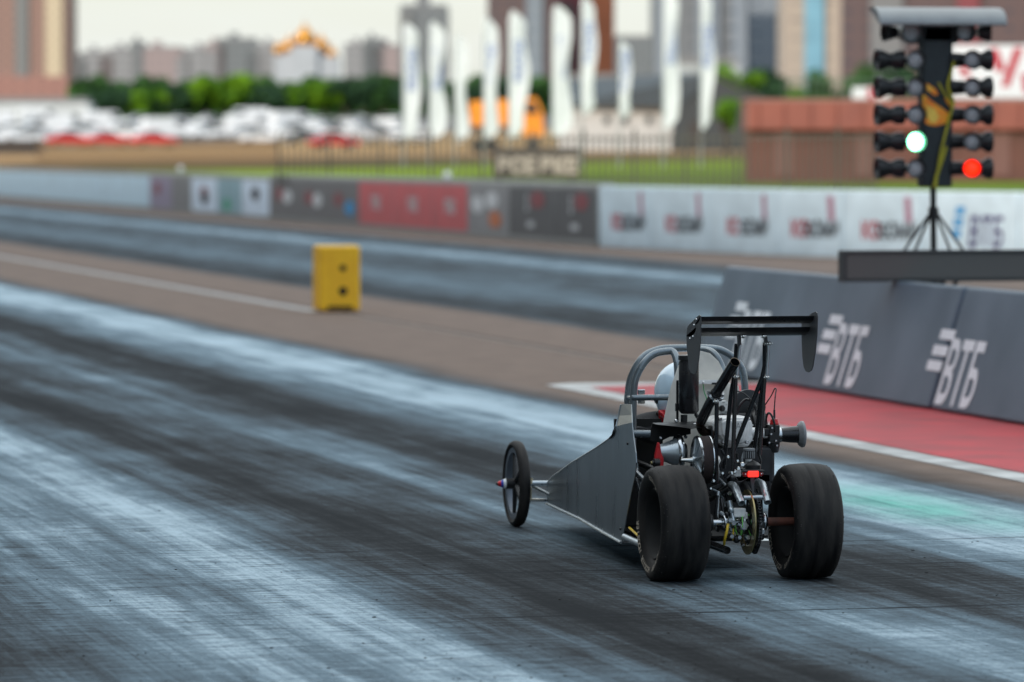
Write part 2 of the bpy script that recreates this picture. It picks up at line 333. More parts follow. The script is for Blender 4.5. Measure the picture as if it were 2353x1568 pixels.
# ---- terrain beyond the wall
def lerp_tab(tab,d):
    for (a,u),(b,v) in zip(tab,tab[1:]):
        if d<=b: return u+(v-u)*max(0,(d-a))/(b-a)
    return tab[-1][1]
ZT=[(60,.0),(75,.15),(95,.72),(150,.98),(250,1.3),(400,1.62),(480,1.95),(560,3.2),(660,4.9),(800,7.2),(1200,10),(3200,14)]
def tz(d): return lerp_tab(ZT,d)
def ground_at(px,d):
    p=P(px,HZ,d); p.z=tz(d); return p
ds=[78,84,90,96,105,115,125,140,155,170,190,215,250,300,350,400,440,480,520,560,600,660,730,800,1000,1300,1700,2200,3200]
pxs=list(range(-500,2951,115)); tb=MB(); vs=[]
for px in pxs:
    wp,_=wallpt(max(-180,min(px,2700))); dw=(wp-CAM).dot(fw)
    for d in ds:
        dd=max(d,dw+.6)
        p=P(px,HZ,dd); k=max(0,min(1,(dd-dw-.6)/12)); p.z=tz(dd)*k+.01; vs.append(p)
n=len(ds); fs=[(i*n+k,(i+1)*n+k,(i+1)*n+k+1,i*n+k+1) for i in range(len(pxs)-1) for k in range(n-1)]
def terrain_mat():
    m=bpy.data.materials.new('grass_bank'); m.use_nodes=True; t=m.node_tree; b=t.nodes['Principled BSDF']; b.inputs['Roughness'].default_value=.95; b.inputs['Specular IOR Level'].default_value=.1
    Nn=t.nodes.new; K=t.links.new; tc=Nn('ShaderNodeTexCoord'); sp=Nn('ShaderNodeSeparateXYZ'); K(tc.outputs['Object'],sp.inputs[0])
    ma=lambda op,a,c:(lambda n:(setattr(n,'operation',op),[K(q,n.inputs[i]) if not isinstance(q,(int,float)) else setattr(n.inputs[i],'default_value',q) for i,q in enumerate((a,c))],n.outputs[0])[2])(Nn('ShaderNodeMath'))
    nz=Nn('ShaderNodeTexNoise'); nz.inputs['Scale'].default_value=.08; nz.inputs['Detail'].default_value=6; K(tc.outputs['Object'],nz.inputs['Vector'])
    d=ma('ADD',ma('MULTIPLY',sp.outputs[0],fw.x),ma('MULTIPLY',sp.outputs[1],fw.y))
    d=ma('ADD',d,ma('MULTIPLY',ma('SUBTRACT',nz.outputs[0],.5),40))
    d=ma('DIVIDE',ma('SUBTRACT',ma('MULTIPLY',d,1.2925),ma('MULTIPLY',sp.outputs[0],2.5)),1000.)
    r=Nn('ShaderNodeValToRGB'); e=r.color_ramp.elements; e[0].position=0; e[0].color=(.22,.34,.015,1); e[1].position=.9; e[1].color=(.05,.11,.02,1)
    for p,c in ((.10,(.14,.22,.01)),(.13,(.30,.44,.01)),(.15,(.12,.13,.02)),(.17,(.17,.105,.035)),(.20,(.19,.12,.05)),(.23,(.62,.37,.17)),(.33,(.46,.29,.12)),(.43,(.66,.42,.20)),(.47,(.20,.19,.18)),(.62,(.20,.19,.18)),(.66,(.05,.10,.02))):
        q=e.new(p); q.color=(*c,1)
    K(d,r.inputs[0]); n2=Nn('ShaderNodeTexNoise'); n2.inputs['Scale'].default_value=.5; K(tc.outputs['Object'],n2.inputs['Vector'])
    mx=Nn('ShaderNodeMix'); mx.data_type='RGBA'; mx.blend_type='MULTIPLY'; mx.inputs[0].default_value=.85; K(r.outputs[0],mx.inputs[6]); K(n2.outputs[0],mx.inputs[7])
    K(mx.outputs[2],b.inputs['Base Color']); return m
tag(tb.add(vs,fs).build('grass_hill',terrain_mat(),smooth=80),kind='structure')
# ---- barrier sections: concrete block with a printed banner
conc=mat('barrier_concrete',(.36,.37,.36),.8,scale=4,c2=(.25,.26,.26))
bc=lambda n,c,v=.1:mat('banner_'+n,c,.6,scale=2,var=v)
BCOL=dict(ice=bc('ice',(.56,.74,.86)),plum=bc('plum',(.30,.26,.36)),grey=bc('grey',(.22,.22,.225)),white=bc('white',(.66,.77,.90)),
  teal=bc('teal',(.27,.42,.48)),taupe=bc('taupe',(.17,.165,.17)),crimson=bc('crimson',(.56,.12,.13)),ash=bc('ash',(.27,.27,.28)),
  slate=bc('slate',(.115,.115,.12)),bright=bc('bright',(.64,.77,.85)))
inkR=mat('red_ink',(.48,.03,.05),.6); inkr=mat('faded_red_ink',(.26,.075,.085),.6); inkK=mat('dark_ink',(.03,.03,.04),.6); inkW=mat('white_ink',(.62,.64,.66),.6); inkB=mat('blue_ink',(.03,.30,.62),.6)
inkP=mat('purple_ink',(.06,.04,.16),.6); inkO=mat('orange_ink',(.55,.18,.08),.6); inkG=mat('green_ink',(.05,.35,.2),.6); inkp=mat('pale_red_ink',(.42,.20,.28),.6)
SEC=[(-170,-20,'ice',[]),(-20,120,'ice',[]),(120,240,'ice',[]),(240,345,'ice',[]),
 (345,395,'plum',[('',inkr,.35,.62)]),(395,440,'grey',[]),(440,500,'white',[('',inkr,.5,.55),('',inkK,.52,.4)]),
 (500,556,'teal',[('',inkG,.4,.25)]),(556,620,'white',[('',inkK,.5,.6)]),
 (620,690,'taupe',[('',inkr,.35,.6),('',inkW,.6,.55)]),(690,758,'taupe',[('',inkr,.3,.55),('',inkW,.6,.5)]),(758,825,'taupe',[('',inkr,.3,.55),('',inkB,.7,.35)]),
 (825,905,'crimson',[('text','ППШІ',inkW,.5,.5,.34)]),(905,995,'crimson',[('text','ППШІ',inkW,.5,.5,.34)]),(995,1075,'crimson',[('text','ППШІ',inkW,.5,.5,.34)]),
 (1075,1170,'ash',[('',inkW,.25,.6),('',inkW,.6,.7),('',inkO,.68,.3)]),
 (1170,1272,'slate',[('text','S',inkW,.42,.66,.42),('',inkr,.66,.75),('text','шпшпш',inkW,.5,.25,.15)]),(1272,1372,'slate',[('text','S',inkW,.42,.66,.42),('',inkr,.66,.75),('text','шпшпш',inkW,.5,.25,.15)])]
for a,b in ((1376,1495),(1495,1630),(1630,1785),(1785,1937),(1937,2120)):
    SEC.append((a,b,'bright',[('text','КО',inkR,.36,.38,.36),('text','SSОМИ',inkK,.68,.38,.34),('bar',inkp,.82,.78)]))
SEC+=[(2120,2340,'bright',[('vtb',)]),(2340,2560,'bright',[])]
words={'ice':'pale ice blue','plum':'plum purple','grey':'plain grey','white':'white','teal':'teal green','taupe':'brownish grey','crimson':'red','ash':'ash grey','slate':'dark slate grey','bright':'pale blue white'}
def lettermat(mk): return mk
TH=.34
labels=['pale blue blank barrier section cut by the left photo edge, leftmost','pale blue blank barrier section under the dark brown container at far left','third pale blue blank barrier section from the left end','last pale blue blank barrier section, next to the plum one',
 'plum purple barrier section with a red smudge, right of the pale blue run','plain grey barrier section between the plum and the white one','white barrier section with a red and black mark, right of the plain grey one','teal barrier section with a green patch between two white ones','white barrier section with a small dark mark, right of the teal one',
 'first grey brown barrier section with white patch, beside the white one','middle grey brown barrier section with white patch and red mark','grey brown barrier section with blue mark, left of the red run',
 'leftmost red barrier section with white lettering','middle red barrier section with white lettering','rightmost red barrier section with white lettering, beside the ash grey one',
 'ash grey barrier section with white marks and an orange spot','left of the two dark slate barrier sections with a white S emblem','right of the two dark slate barrier sections with S emblem, beside the pale blue run',
 'pale blue barrier section with red and black wording, first after the dark slate one','second pale blue barrier section with red and black wording','third pale blue barrier section with red and black wording, middle of five','fourth pale blue barrier section with red and black wording','pale blue barrier section with red and black wording, just left of the start light pole','pale blue barrier section with blue bars and purple lettering behind the start lights','blank pale blue barrier section at the right photo edge']
for i,(a,b,c,marks) in enumerate(SEC):
    pa,_=wallpt(a,0); pb,_=wallpt(b,0)
    ln=(pb-pa); wd=ln.length; u=ln.normalized(); nn=Vector((-u.y,u.x,0))
    if nn.dot(CAM-pa)<0: nn=-nn
    hh=1.06 if i>17 else 1.1
    if i<9: hh=1.06
    mid=(pa+pb)/2; e=empty('barrier_section',mid); tag(e,labels[i],'barrier','barrier sections along the far side of the strip')
    g=.02
    blk=MB(); A=pa+u*g; B=pb-u*g
    prof=[(0,0),(0,hh),(-TH,hh),(-TH,0)]
    blk.add([A+nn*x+Vector((0,0,z)) for x,z in prof]+[B+nn*x+Vector((0,0,z)) for x,z in prof],[(0,1,2,3),(7,6,5,4),(0,4,5,1),(1,5,6,2),(2,6,7,3),(3,7,4,0)]).build('concrete_block',conc if i<18 else BCOL['bright'],e,mid,smooth=0,bevel=.02)
    ban=MB(); t0=.10; t1=hh-.10
    ban.add([A+u*.01+nn*.004+Vector((0,0,t0)),B-u*.01+nn*.004+Vector((0,0,t0)),B-u*.01+nn*.004+Vector((0,0,t1)),A+u*.01+nn*.004+Vector((0,0,t1))],[(0,1,2,3)])
    bo=ban.build('banner',BCOL[c],e,mid,smooth=0)
    def at(fu,fv): return pa+u*(wd*fu)+Vector((0,0,t0+(t1-t0)*fv))
    for mk in marks:
        if mk[0]=='text':
            gl=glyphs(mk[1],mk[5],bold=.012,xs=min(1.0,.9*wd*.5/(.55*mk[5]*len(mk[1]))) if len(mk[1])>1 else 1)
            put(MB(),gl,at(mk[3],mk[4]),u,(0,0,1),nn,.010).build('lettering',mk[2],bo,mid,smooth=0)
        elif mk[0]=='vtb':
            q=MB()
            for k in range(3): 
                o=at(.40-.02*k,.78-.2*k); q.add([o+u*x+nn*.01+Vector((0,0,z)) for x,z in ((-.12,-.06),(.10,-.06),(.14,.06),(-.08,.06))],[(0,1,2,3)])
            q.build('emblem',inkB,bo,mid,smooth=0)
            put(MB(),glyphs('ВТБ',.62,shear=.2,bold=.012,xs=.75),at(.66,.38),u,(0,0,1),nn,.010).build('lettering',inkP,bo,mid,smooth=0)
        elif mk[0]=='bar':
            o=at(mk[2],mk[3]); MB().add([o+u*x+nn*.01+Vector((0,0,z)) for x,z in ((-.05,-.2),(.12,-.2),(.08,.2),(-.09,.2))],[(0,1,2,3)]).build('emblem',mk[1],bo,mid,smooth=0)
        else:
            o=at(mk[2],mk[3]); s=.16*wd
            MB().add([o+u*(s*math.cos(k*math.pi/4))+nn*(.010+.003*(marks.index(mk)))+Vector((0,0,.17*math.sin(k*math.pi/4))) for k in range(8)],[tuple(range(8))]).build('emblem',mk[1],bo,mid,smooth=0)
# ---- dark banner wedges by the start line (prism, leaning)
slab=mat('wedge_banner_grey',(.150,.195,.245),.5,scale=1.6,c2=(.095,.13,.17),bump=.25); wedgeback=mat('wedge_frame',(.05,.05,.05),.7)
vt=mat('wedge_white_print',(.86,.90,.94),.5,scale=5,var=.05)
def wedge(y0,y1,label,logos):
    mid=Vector((9.9,(y0+y1)/2,0)); e=empty('wedge_banner',mid); tag(e,label,'barrier','dark leaning banners by the start line')
    hh=.80
    prof=[(9.68,.02),(9.92,hh),(9.98,hh),(10.6,.02)]
    MB().add([Vector((x,y0,z)) for x,z in prof]+[Vector((x,y1,z)) for x,z in prof],[(0,1,2,3),(7,6,5,4),(0,4,5,1),(1,5,6,2),(2,6,7,3),(3,7,4,0)]).build('wedge_body',slab,e,mid,smooth=0,bevel=.015)
    n=Vector((-hh+.02,0,.24)).normalized(); uy=Vector((.24,0,hh-.02)).normalized(); ux=Vector((0,-1,0))
    P0=Vector((9.68,0,.02))
    for (lx,ly) in logos:
        r=ray(lx,ly); o=CAM+r*((P0-CAM).dot(n)/r.dot(n))
        put(MB(),glyphs('ВТБ',.57,bold=.012,xs=.70),o,ux,uy,n,.004).build('lettering',vt,e,mid,smooth=0)
        for dx,dz in ((-.50,.275),(-.56,.165),(-.585,.062)):
            c=o+ux*dx+uy*dz
            MB().add([c+ux*x+uy*z+n*.004 for x,z in ((-.155,-.034),(.155,-.034),(.155,.034),(-.155,.034))],[(0,1,2,3)]).build('emblem_bar',vt,e,mid,smooth=0)
wedge(31.13,37.05,'dark grey leaning banner with white lettering partly behind the car wing',[(1943,829),(1722,792)])
wedge(25.5,31.05,'dark grey leaning banner with white lettering at the right edge, below the start lights',[(2205,871)])
# ---- yellow timing box
c=onY(773,640,51.6); c.z=0; e=empty('timing_box',c,0); tag(e,'yellow foam timing box with two round holes standing on the white centre line','timing box')
def bx_(w,d,h,b): 
    q=MB(); pr=[(-w/2,-d/2),(w/2,-d/2),(w/2,d/2),(-w/2,d/2)]
    q.add([(x,y,.015) for x,y in pr]+[(x*1.0,y,h) for x,y in pr],[(3,2,1,0),(4,5,6,7),(0,1,5,4),(1,2,6,5),(2,3,7,6),(3,0,4,7)]); return q
bx_(.43,.42,.69,0).build('foam_block',M['yellowbox'],e,smooth=0,bevel=.025)
for zz,rr_ in ((.46,.028),(.22,.038)):
    MB().lathe((.03,-.2105,zz),(0,-1,0),[(-.002,rr_*1.2),(.006,rr_*1.2),(.006,.0)],20).build('sensor_eye',M['dark'],e,smooth=30)
MB().box((-.0,-.212,.05),(.26,.012,.03)).build('base_slot',M['dark'],e,smooth=0)

# ---- unseen stand added left of the strip to shade it up to the far barrier
gs=empty('shade_stand',(-32,120,0)); tag(gs,'long unseen roofed concrete stand, added left of the strip to shade it','shade_stand'); go=gs.location
steps=[(-20,0)]; xx_,zz_=-20,1.4
for k in range(14): steps+=[(xx_,zz_),(xx_-1.5,zz_)]; xx_-=1.5; zz_+=.85
steps+=[(-45,zz_),(-45,0)]
MB().prism([Vector((x,-60,z)) for x,z in steps],(0,380,0)).build('seating_tiers',conc,gs,go,smooth=0)
MB().prism([Vector((x,-60,z)) for x,z in ((-16,21.9),(-46,20.2),(-46,20.9),(-16,22.3))],(0,380,0)).build('roof',mat('stand_roof',(.35,.36,.38),.5),gs,go,smooth=0)
MB().box((-45.6,130,9.8),(.4,380,19.2)).build('back_wall',mat('stand_wall',(.4,.41,.42),.7),gs,go,smooth=0)
for k in range(20): MB().box((-24,-55+k*19.5,11.8),(.5,.5,19.2)).build('column',M['silver'],gs,go,smooth=0)
# ================================================================== BACKGROUND
Vz=Vector((0,0,1))
def bbox_mb(mb,px0,px1,y0,y1,d,dep,org=None,base=None):
    """block whose front face spans the given measured columns at distance d (front facing the strip)"""
    a=P(px0,y0,d); b=P(px1,y1,d); zt=a.z; zb=b.z if base is None else base
    f=Vector((fw.x,fw.y,0)).normalized()*dep; a0=Vector((a.x,a.y,zb)); b0=Vector((b.x,b.y,zb)); h=Vz*(zt-zb)
    return mb.add([a0,b0,b0+f,a0+f,a0+h,b0+h,b0+f+h,a0+f+h],[(3,2,1,0),(4,5,6,7),(0,1,5,4),(1,2,6,5),(2,3,7,6),(3,0,4,7)])
def building(name,label,px0,px1,ytop,d,m,bands=(),dep=14,cat='building',group=None,roof=None,roofm=None):
    c=P((px0+px1)/2,HZ,d); c.z=tz(d)-1; rz=-yaw
    # built in a frame turned with the facade so that the window grid follows it
    e=empty(name,c,rz); tag(e,label,cat,group)
    s=d/F; wd=(px1-px0)*s; h=CAM.z+(HZ-ytop)*s-c.z
    MB().box((0,dep/2,h/2),(wd,dep,h)).build('wall',m,e,smooth=0)
    for (f0,f1,bt,bm_,pr) in bands:
        hb=h*bt; MB().box((wd*((f0+f1)/2-.5),-pr/2,hb/2),(wd*(f1-f0),pr-.02,hb)).build('facade_strip',bm_,e,smooth=0)
    MB().box((0,dep/2,h+.4),(wd*.94,dep*.9,.8)).build('roof',roofm or M['roofgrey'],e,smooth=0)
    if roof:
        for (f0,f1,hh) in roof: MB().box((wd*((f0+f1)/2-.5),dep/2,h+.8+hh/2),(wd*(f1-f0),dep*.4,hh)).build('roof_house',m,e,smooth=0)
    return e
M['roofgrey']=mat('flat_roof',(.2,.2,.2),.8)
brick=facade('brick_tower_facade',(.29,.175,.145),(.085,.065,.065),4.2,3.1,.42)
cream=facade('cream_bay_facade',(.58,.47,.33),(.20,.15,.11),3.2,3.1,.42)
redbrick=facade('red_brick_podium',(.34,.17,.14),(.12,.075,.07),4.2,3.1,.42)
paleb=facade('pale_block_facade',(.27,.265,.275),(.09,.10,.125),3.4,3.0,.42)
pinkb=facade('pink_block_facade',(.32,.25,.25),(.12,.11,.12),3.4,3.0,.42)
greyb=facade('grey_block_facade',(.17,.18,.19),(.07,.085,.10),3.2,3.0,.4)
brownb=facade('brown_tower_facade',(.12,.08,.078),(.045,.045,.058),3.6,3.0,.4)
blueb=facade('blue_grey_facade',(.22,.25,.285),(.09,.115,.15),3.6,3.0,.4)
beigeb=facade('beige_tower_facade',(.40,.33,.27),(.22,.19,.16),5,3.0,.45)
glassb=mat('blue_glass_strip',(.18,.36,.46),.2,scale=.2,var=.2); redw=mat('orange_red_cladding',(.55,.16,.07),.6,scale=.2); maroon=mat('maroon_cladding',(.22,.05,.06),.6,scale=.2)
building('tower_block','tall brick red tower with cream bays at the left photo edge',-60,158,-220,1500,brick,[(0,1,.215,redbrick,2.0),(.44,.58,.97,M['roofgrey'],1.0),(.76,.94,.97,cream,1.2)],dep=30)
LOW=[(165,200,138,greyb,'small dark grey block touching the foot of the brick tower'),(228,262,130,pinkb,'low pinkish block between the first two pale blocks'),(298,330,100,greyb,'narrow dark grey tower before the pinkish block'),(405,440,128,paleb,'low pale block right of the pinkish block'),(470,520,104,pinkb,'pinkish block left of the grey taller block'),(568,610,120,pinkb,'low pinkish block right of the grey taller block'),(835,880,92,greyb,'grey tower between the last two skyline blocks'),(188,250,122,paleb,'pale apartment block just right of the brick tower, end of the skyline row'),(250,312,115,paleb,'pale grey apartment block second from the tower in the skyline row'),(318,420,112,pinkb,'pinkish apartment block in the middle of the left skyline row'),
 (425,500,116,paleb,'pale apartment block right of the pinkish block in the skyline'),(500,590,92,greyb,'grey taller apartment block left of the golden domes'),(590,648,104,paleb,'narrow pale block touching the left side of the church'),(790,860,104,paleb,'pale block just right of the golden domes'),(860,925,108,pinkb,'pink grey block ending behind the first feather flags')]
for a,b,y,m,l in LOW: building('apartment_block',l,a,b,y,1900,m,dep=16,group='apartment blocks along the skyline',roof=[(.3,.5,2)])
building('tower_block','grey brown flat topped block behind the first two feather flags',918,1030,18,1300,greyb,[(.1,.25,.97,M['roofgrey'],1)],roof=[(.35,.6,3.5)],dep=20)
building('tower_block','dark brown high tower behind the middle feather flags, cut by the top edge',1120,1268,-160,1100,brownb,[(.60,.86,.98,blueb,1)],dep=25)
building('tower_block','orange red tower beside the dark brown tower, cut by the top edge',1268,1412,-60,1150,maroon,[(.62,.98,.9,redw,1.5),(.05,.35,.8,brownb,1.2)],dep=25)
building('apartment_block','low grey block between the orange tower and the grey slab',1412,1500,88,1500,greyb,dep=20)
building('tower_block','wide blue grey slab tower with pale bays above the white house',1502,1722,-170,900,greyb,[(.02,.16,.98,blueb,1.2),(.44,.68,.98,blueb,1.2),(.80,.97,.98,blueb,1.2)],dep=25)
building('tower_block','narrow grey tower between the slab and the beige tower',1722,1800,-120,960,blueb,dep=25)
building('tower_block','beige tower with a blue glass strip down its middle',1800,1932,-190,820,beigeb,[(.36,.70,.985,glassb,.8)],dep=20)
building('tower_block','dark reddish brown tower filling the top right behind the start lights',1936,2560,-200,900,brownb,[(.10,.22,.98,M['roofgrey'],1),(.42,.5,.98,maroon,1.2),(.7,.8,.98,maroon,1.2)],dep=25)
building('low_building','long pale low building behind the roof of the white house',1290,1430,186,560,mat('cream_wall',(.42,.38,.33),.7,scale=.5),dep=10)
building('low_building','pale low building with a bright roof line above the grey gable',1545,1700,150,560,mat('pale_wall',(.36,.40,.41),.7,scale=.5),dep=10)
building('low_building','low white shed in front of the brick tower at far left',-40,205,238,700,mat('shed_white',(.55,.57,.58),.6,scale=.5),dep=10)
# church with golden domes
d=1250; c=P(705,HZ,d); c.z=tz(d)-1; e=empty('church',c,-yaw); tag(e,'white church with golden onion domes on the skyline','church')
s=d/F; wch=mat('church_plaster',(.42,.44,.48),.6,scale=.3,var=.08); gld=mat('gilded_dome',(.60,.28,.05),.25,.6,scale=.5,var=.1)
zz=lambda y:(HZ-y)*s+H-c.z
xx=lambda x:(x-705)*s
MB().box((0,6,zz(130)/2),(xx(780)-xx(632),12,zz(130))).build('wall',wch,e,smooth=0)
MB().box((xx(700),3,zz(105)/2),(6.5,9,zz(105))).build('wall',wch,e,smooth=0)
for x,y,r in ((700,82,2.7),(664,102,1.9),(737,100,2.0),(762,120,1.4),(640,112,1.5)):
    zb=zz(y)-r
    dr=MB(); dr.lathe((xx(x),3,0),Vz,[(zb-6,r*.62),(zb,r*.62)],16).build('drum',wch,e)
    MB().lathe((xx(x),3,zb),Vz,[(0,r*.62),(r*.35,r*.98),(r*.8,r*1.05),(r*1.3,r*.75),(r*1.7,r*.32),(r*2.2,.05),(r*2.2+1.2,.05)],16).build('dome',gld,e)
# trees -----------------------------------------------------------
def leafmat(name,a,b):
    m=mat(name,a,.85,scale=.35,c2=b,spec=.15); return m
LM=[leafmat('bright_leaves',(.17,.32,.01),(.04,.12,.012)),leafmat('deep_leaves',(.04,.09,.035),(.022,.055,.03)),leafmat('mid_leaves',(.05,.12,.025),(.025,.07,.02))]  # sun patches on the far trees are put into per-tree leaf colour
bark=mat('bark',(.08,.06,.045),.9)
def tree(px,d,ytop,wpx,mi,label,group='trees below the skyline',leaf=.55,nleaf=900,base=None):
    c=P(px,HZ,d); c.z=tz(d)-.3 if base is None else base; s=d/F; h=H+(HZ-ytop)*s-c.z; wd=wpx*s
    e=empty('tree',c); tag(e,label,'tree',group)
    rnd=random.Random(int(px*7+d))
    t=MB(); t.tube([(0,0,0),(.1,0,h*.3),(-.05,.1,h*.6)],[h*.03+.08,h*.022+.05,.04],8)
    for k in range(4):
        a=rnd.uniform(0,6.28); t.tube([(0,0,h*.3),(math.cos(a)*wd*.2,math.sin(a)*wd*.2,h*.55)],[.1,.03],6)
    t.build('trunk',bark,e)
    lobes=[(Vector((rnd.uniform(-.34,.34)*wd,rnd.uniform(-.3,.3)*wd,h*rnd.uniform(.38,.80))),rnd.uniform(.10,.26)*min(wd,h)) for _ in range(15)]
    q=MB()
    for k in range(nleaf):
        o,r=rnd.choice(lobes); v=Vector((rnd.gauss(0,1),rnd.gauss(0,1),rnd.gauss(0,.85))).normalized()*r*rnd.uniform(.6,1.05)+o
        if v.z>h: v.z=h*rnd.uniform(.9,1)
        a=Vector((rnd.gauss(0,1),rnd.gauss(0,1),rnd.gauss(0,1))).normalized(); b=a.orthogonal().normalized(); z=leaf*rnd.uniform(.6,1.3)
        q.add([v-a*z*.5,v+b*z*.3,v+a*z*.5,v-b*z*.3],[(0,1,2,3)])
    q.build('crown',LM[mi],e,smooth=0)
TR=[(205,210,2),(255,205,1),(300,200,1),(345,197,0),(392,205,1),(430,192,1),(472,178,0),(520,170,0),(566,172,0),(612,188,1),(655,200,1),(700,192,0),(745,186,0),(792,180,1),(835,172,1),(880,168,2),(935,170,1),(1085,178,1),(1140,172,1),(1230,176,2)]
for i,(px,y,mi) in enumerate(TR):
    nb='second third fourth fifth sixth seventh eighth ninth tenth eleventh twelfth thirteenth fourteenth fifteenth sixteenth seventeenth eighteenth nineteenth twentieth'.split()
    w_=['bright green','dark green','mid green'][mi]
    tree(px,800,y,112,mi,f'{w_} tree in the far row behind the parked cars, '+('leftmost' if i==0 else nb[i-1]+' from the left'),leaf=1.5,nleaf=800)
q=MB(); rw=random.Random(3)
for k in range(16000):
    px=rw.uniform(160,1330); y=rw.uniform(188+8*math.sin(px*.05)+5*math.sin(px*.13),268); p=P(px,y,830+rw.uniform(0,25)); a=Vector((rw.gauss(0,1),rw.gauss(0,1),rw.gauss(0,1))).normalized(); b=a.orthogonal().normalized(); q.add([p-a*.9,p+b*.5,p+a*.9,p-b*.5],[(0,1,2,3)])
tag(q.build('far_wood',LM[2],smooth=0),'continuous dark green wood behind the far row of trees','wood',kind='stuff')
RT=[(1700,118,0,'bright green treetop above the grey gable roof'),(1752,128,1,'dark green tree left of the beige tower foot'),(1800,165,1,'dark tree in front of the beige tower'),(1835,180,0,'bright low tree behind the left end of the red shed'),(1890,150,2,'mid green tree under the beige tower, right half'),(1985,118,2,'mid green tree left of the start lights'),(2060,122,1,'dark tree behind the upper start lights'),(2130,130,2,'mid green tree behind the start light pole'),(2260,90,2,'mid green tree behind the white banner with red strokes')]
for px,y,mi,l in RT: tree(px,420,y,110,mi,l,group='trees behind the red shed',leaf=.8,nleaf=1100)
for k,(px,y) in enumerate(((1665,200),(1900,198),(1945,205))): tree(px,300,y,60,0,['small bright shrub tree beside the grey gable','small bright shrub tree behind the red shed, left','small bright shrub tree behind the red shed, right'][k],group='small trees behind the red shed',leaf=.5,nleaf=500)
# parked cars -------------------------------------------------------
glass=mat('car_glass',(.02,.03,.035),.08,scale=3); tyre=mat('car_tyre',(.02,.02,.02),.7); rimm=mat('car_rim',(.5,.5,.52),.3,.8)
headm=mat('car_lamp',(.7,.7,.7),.1); chromeglint=M['chrome']
def make_car(paint,van=False):
    e=empty('parked_car',(0,0,0))
    if van: prof=[(-2.6,.35),(-2.6,2.15),(-2.45,2.3),(1.5,2.3),(2.1,1.45),(2.65,1.15),(2.7,.4)]; cab=None
    else: prof=[(-2.15,.35),(-2.2,.9),(-2.0,1.0),(-1.35,1.05),(1.0,.98),(1.9,.82),(2.15,.6),(2.15,.35)]
    L_=[Vector((x,-.88,z)) for x,z in prof]
    MB().prism(L_,(0,1.76,0)).build('body',paint,e,smooth=20,bevel=.06)
    if van:
        MB().prism([Vector((x,-.9,z)) for x,z in ((.75,1.4),(.75,2.1),(1.5,2.1),(2.0,1.45))],(0,1.8,0)).build('side_window',glass,e,smooth=0)
        MB().box((1.86,0,1.84),(.05,1.5,.75),Matrix.Rotation(R(-35),3,'Y')).build('windscreen',glass,e,smooth=0)
    else:
        g_=[(-1.75,1.0),(-1.1,1.42),(.15,1.45),(1.0,.97)]
        MB().prism([Vector((x,-.80,z)) for x,z in g_],(0,1.6,0)).build('cabin_glass',glass,e,smooth=0)
        MB().prism([Vector((x,-.78,z)) for x,z in ((-1.15,1.40),(-1.05,1.475),(.1,1.49),(.25,1.42))],(0,1.56,0)).build('roof',paint,e,smooth=0,bevel=.02)
    for sx in ((-1.35,1.4) if not van else (-1.6,1.75)):
        for sy in (-.8,.8):
            wv=MB().lathe((sx,sy-.1*(1 if sy>0 else -1)*0,.32),(0,1 if sy>0 else -1,0),[(-.1,.2),(-.1,.32),(.1,.32),(.1,.2)],14).build('wheel',tyre,e)
            MB().lathe((sx,sy,.32),(0,1 if sy>0 else -1,0),[(.09,0),(.09,.2),(.05,.2)],12).build('rim',rimm,wv)
    x1=2.14 if not van else 2.68
    for sy in (-.65,.65): MB().box((x1,sy,.68 if not van else .95),(.06,.3,.14)).build('headlight',headm,e,smooth=0)
    return e
pw=mat('white_car_paint',(.80,.82,.84),.15,coat=.7,scale=2,var=.04); ps=mat('silver_car_paint',(.55,.57,.6),.2,.4,coat=.7); pr_=mat('red_car_paint',(.78,.03,.04),.15,coat=.7); pd=mat('dark_car_paint',(.06,.07,.08),.2,coat=.7)
protos={'white':make_car(pw),'silver':make_car(ps),'red':make_car(pr_),'dark':make_car(pd),'white van':make_car(pw,True)}
used=set()
def place_car(kind,px,d,ang,label):
    p=protos[kind]; o=p if kind not in used else copy_tree(p); used.add(kind)
    o.location=ground_at(px,d); o.rotation_euler.z=-yaw+ang; tag(o,label,'van' if 'van' in kind else 'car','cars parked in rows beyond the fence')
rc_=random.Random(4); ROW=['front','second','third','fourth','fifth','back']
rows=[(500,[(-30,'white'),(50,'white'),(600,'white'),(700,'dark'),(880,'silver'),(940,'white')]),
 (535,[(x,k) for x,k in zip(range(-10,960,98),'white,silver,white,white,white van,white,silver,white,white,silver'.split(','))]),
 (570,[(x,k) for x,k in zip(range(20,960,92),'white,white van,white,white,silver,white,white van,white,white,silver,white'.split(','))]),
 (610,[(x,k) for x,k in zip(range(-20,960,86),'white van,white,white,white van,white,white,silver,white,white van,white,white,white'.split(','))]),
 (655,[(x,k) for x,k in zip(range(10,960,80),'white,white van,white,white,white,silver,white,white van,white,white,silver,white'.split(','))])]
ordn=['leftmost','second from the left','third from the left','fourth from the left','fifth from the left','sixth from the left','seventh from the left','eighth from the left','ninth from the left','tenth from the left','eleventh from the left','twelfth from the left','thirteenth from the left']
for ri,(dd,cs) in enumerate(rows):
    cnt={}
    for (px,k) in cs:
        i=cnt.get(k,0); cnt[k]=i+1
        place_car(k,px,dd,R(rc_.choice((20,35,200,160,25))),f'{k if "van" in k else k+" car"} in the {ROW[ri+1] if ri<4 else "back"} parked row, {ordn[i]} of its colour')
for i,(px,dd,l) in enumerate(((160,470,'red car at the front of the car park, leftmost of three'),(250,470,'red car at the front of the car park, middle of three'),(355,470,'red car at the front of the car park, rightmost of three'),(768,440,'single bright red car left of the feather flags'))):
    place_car('red',px,dd,R(25),l)
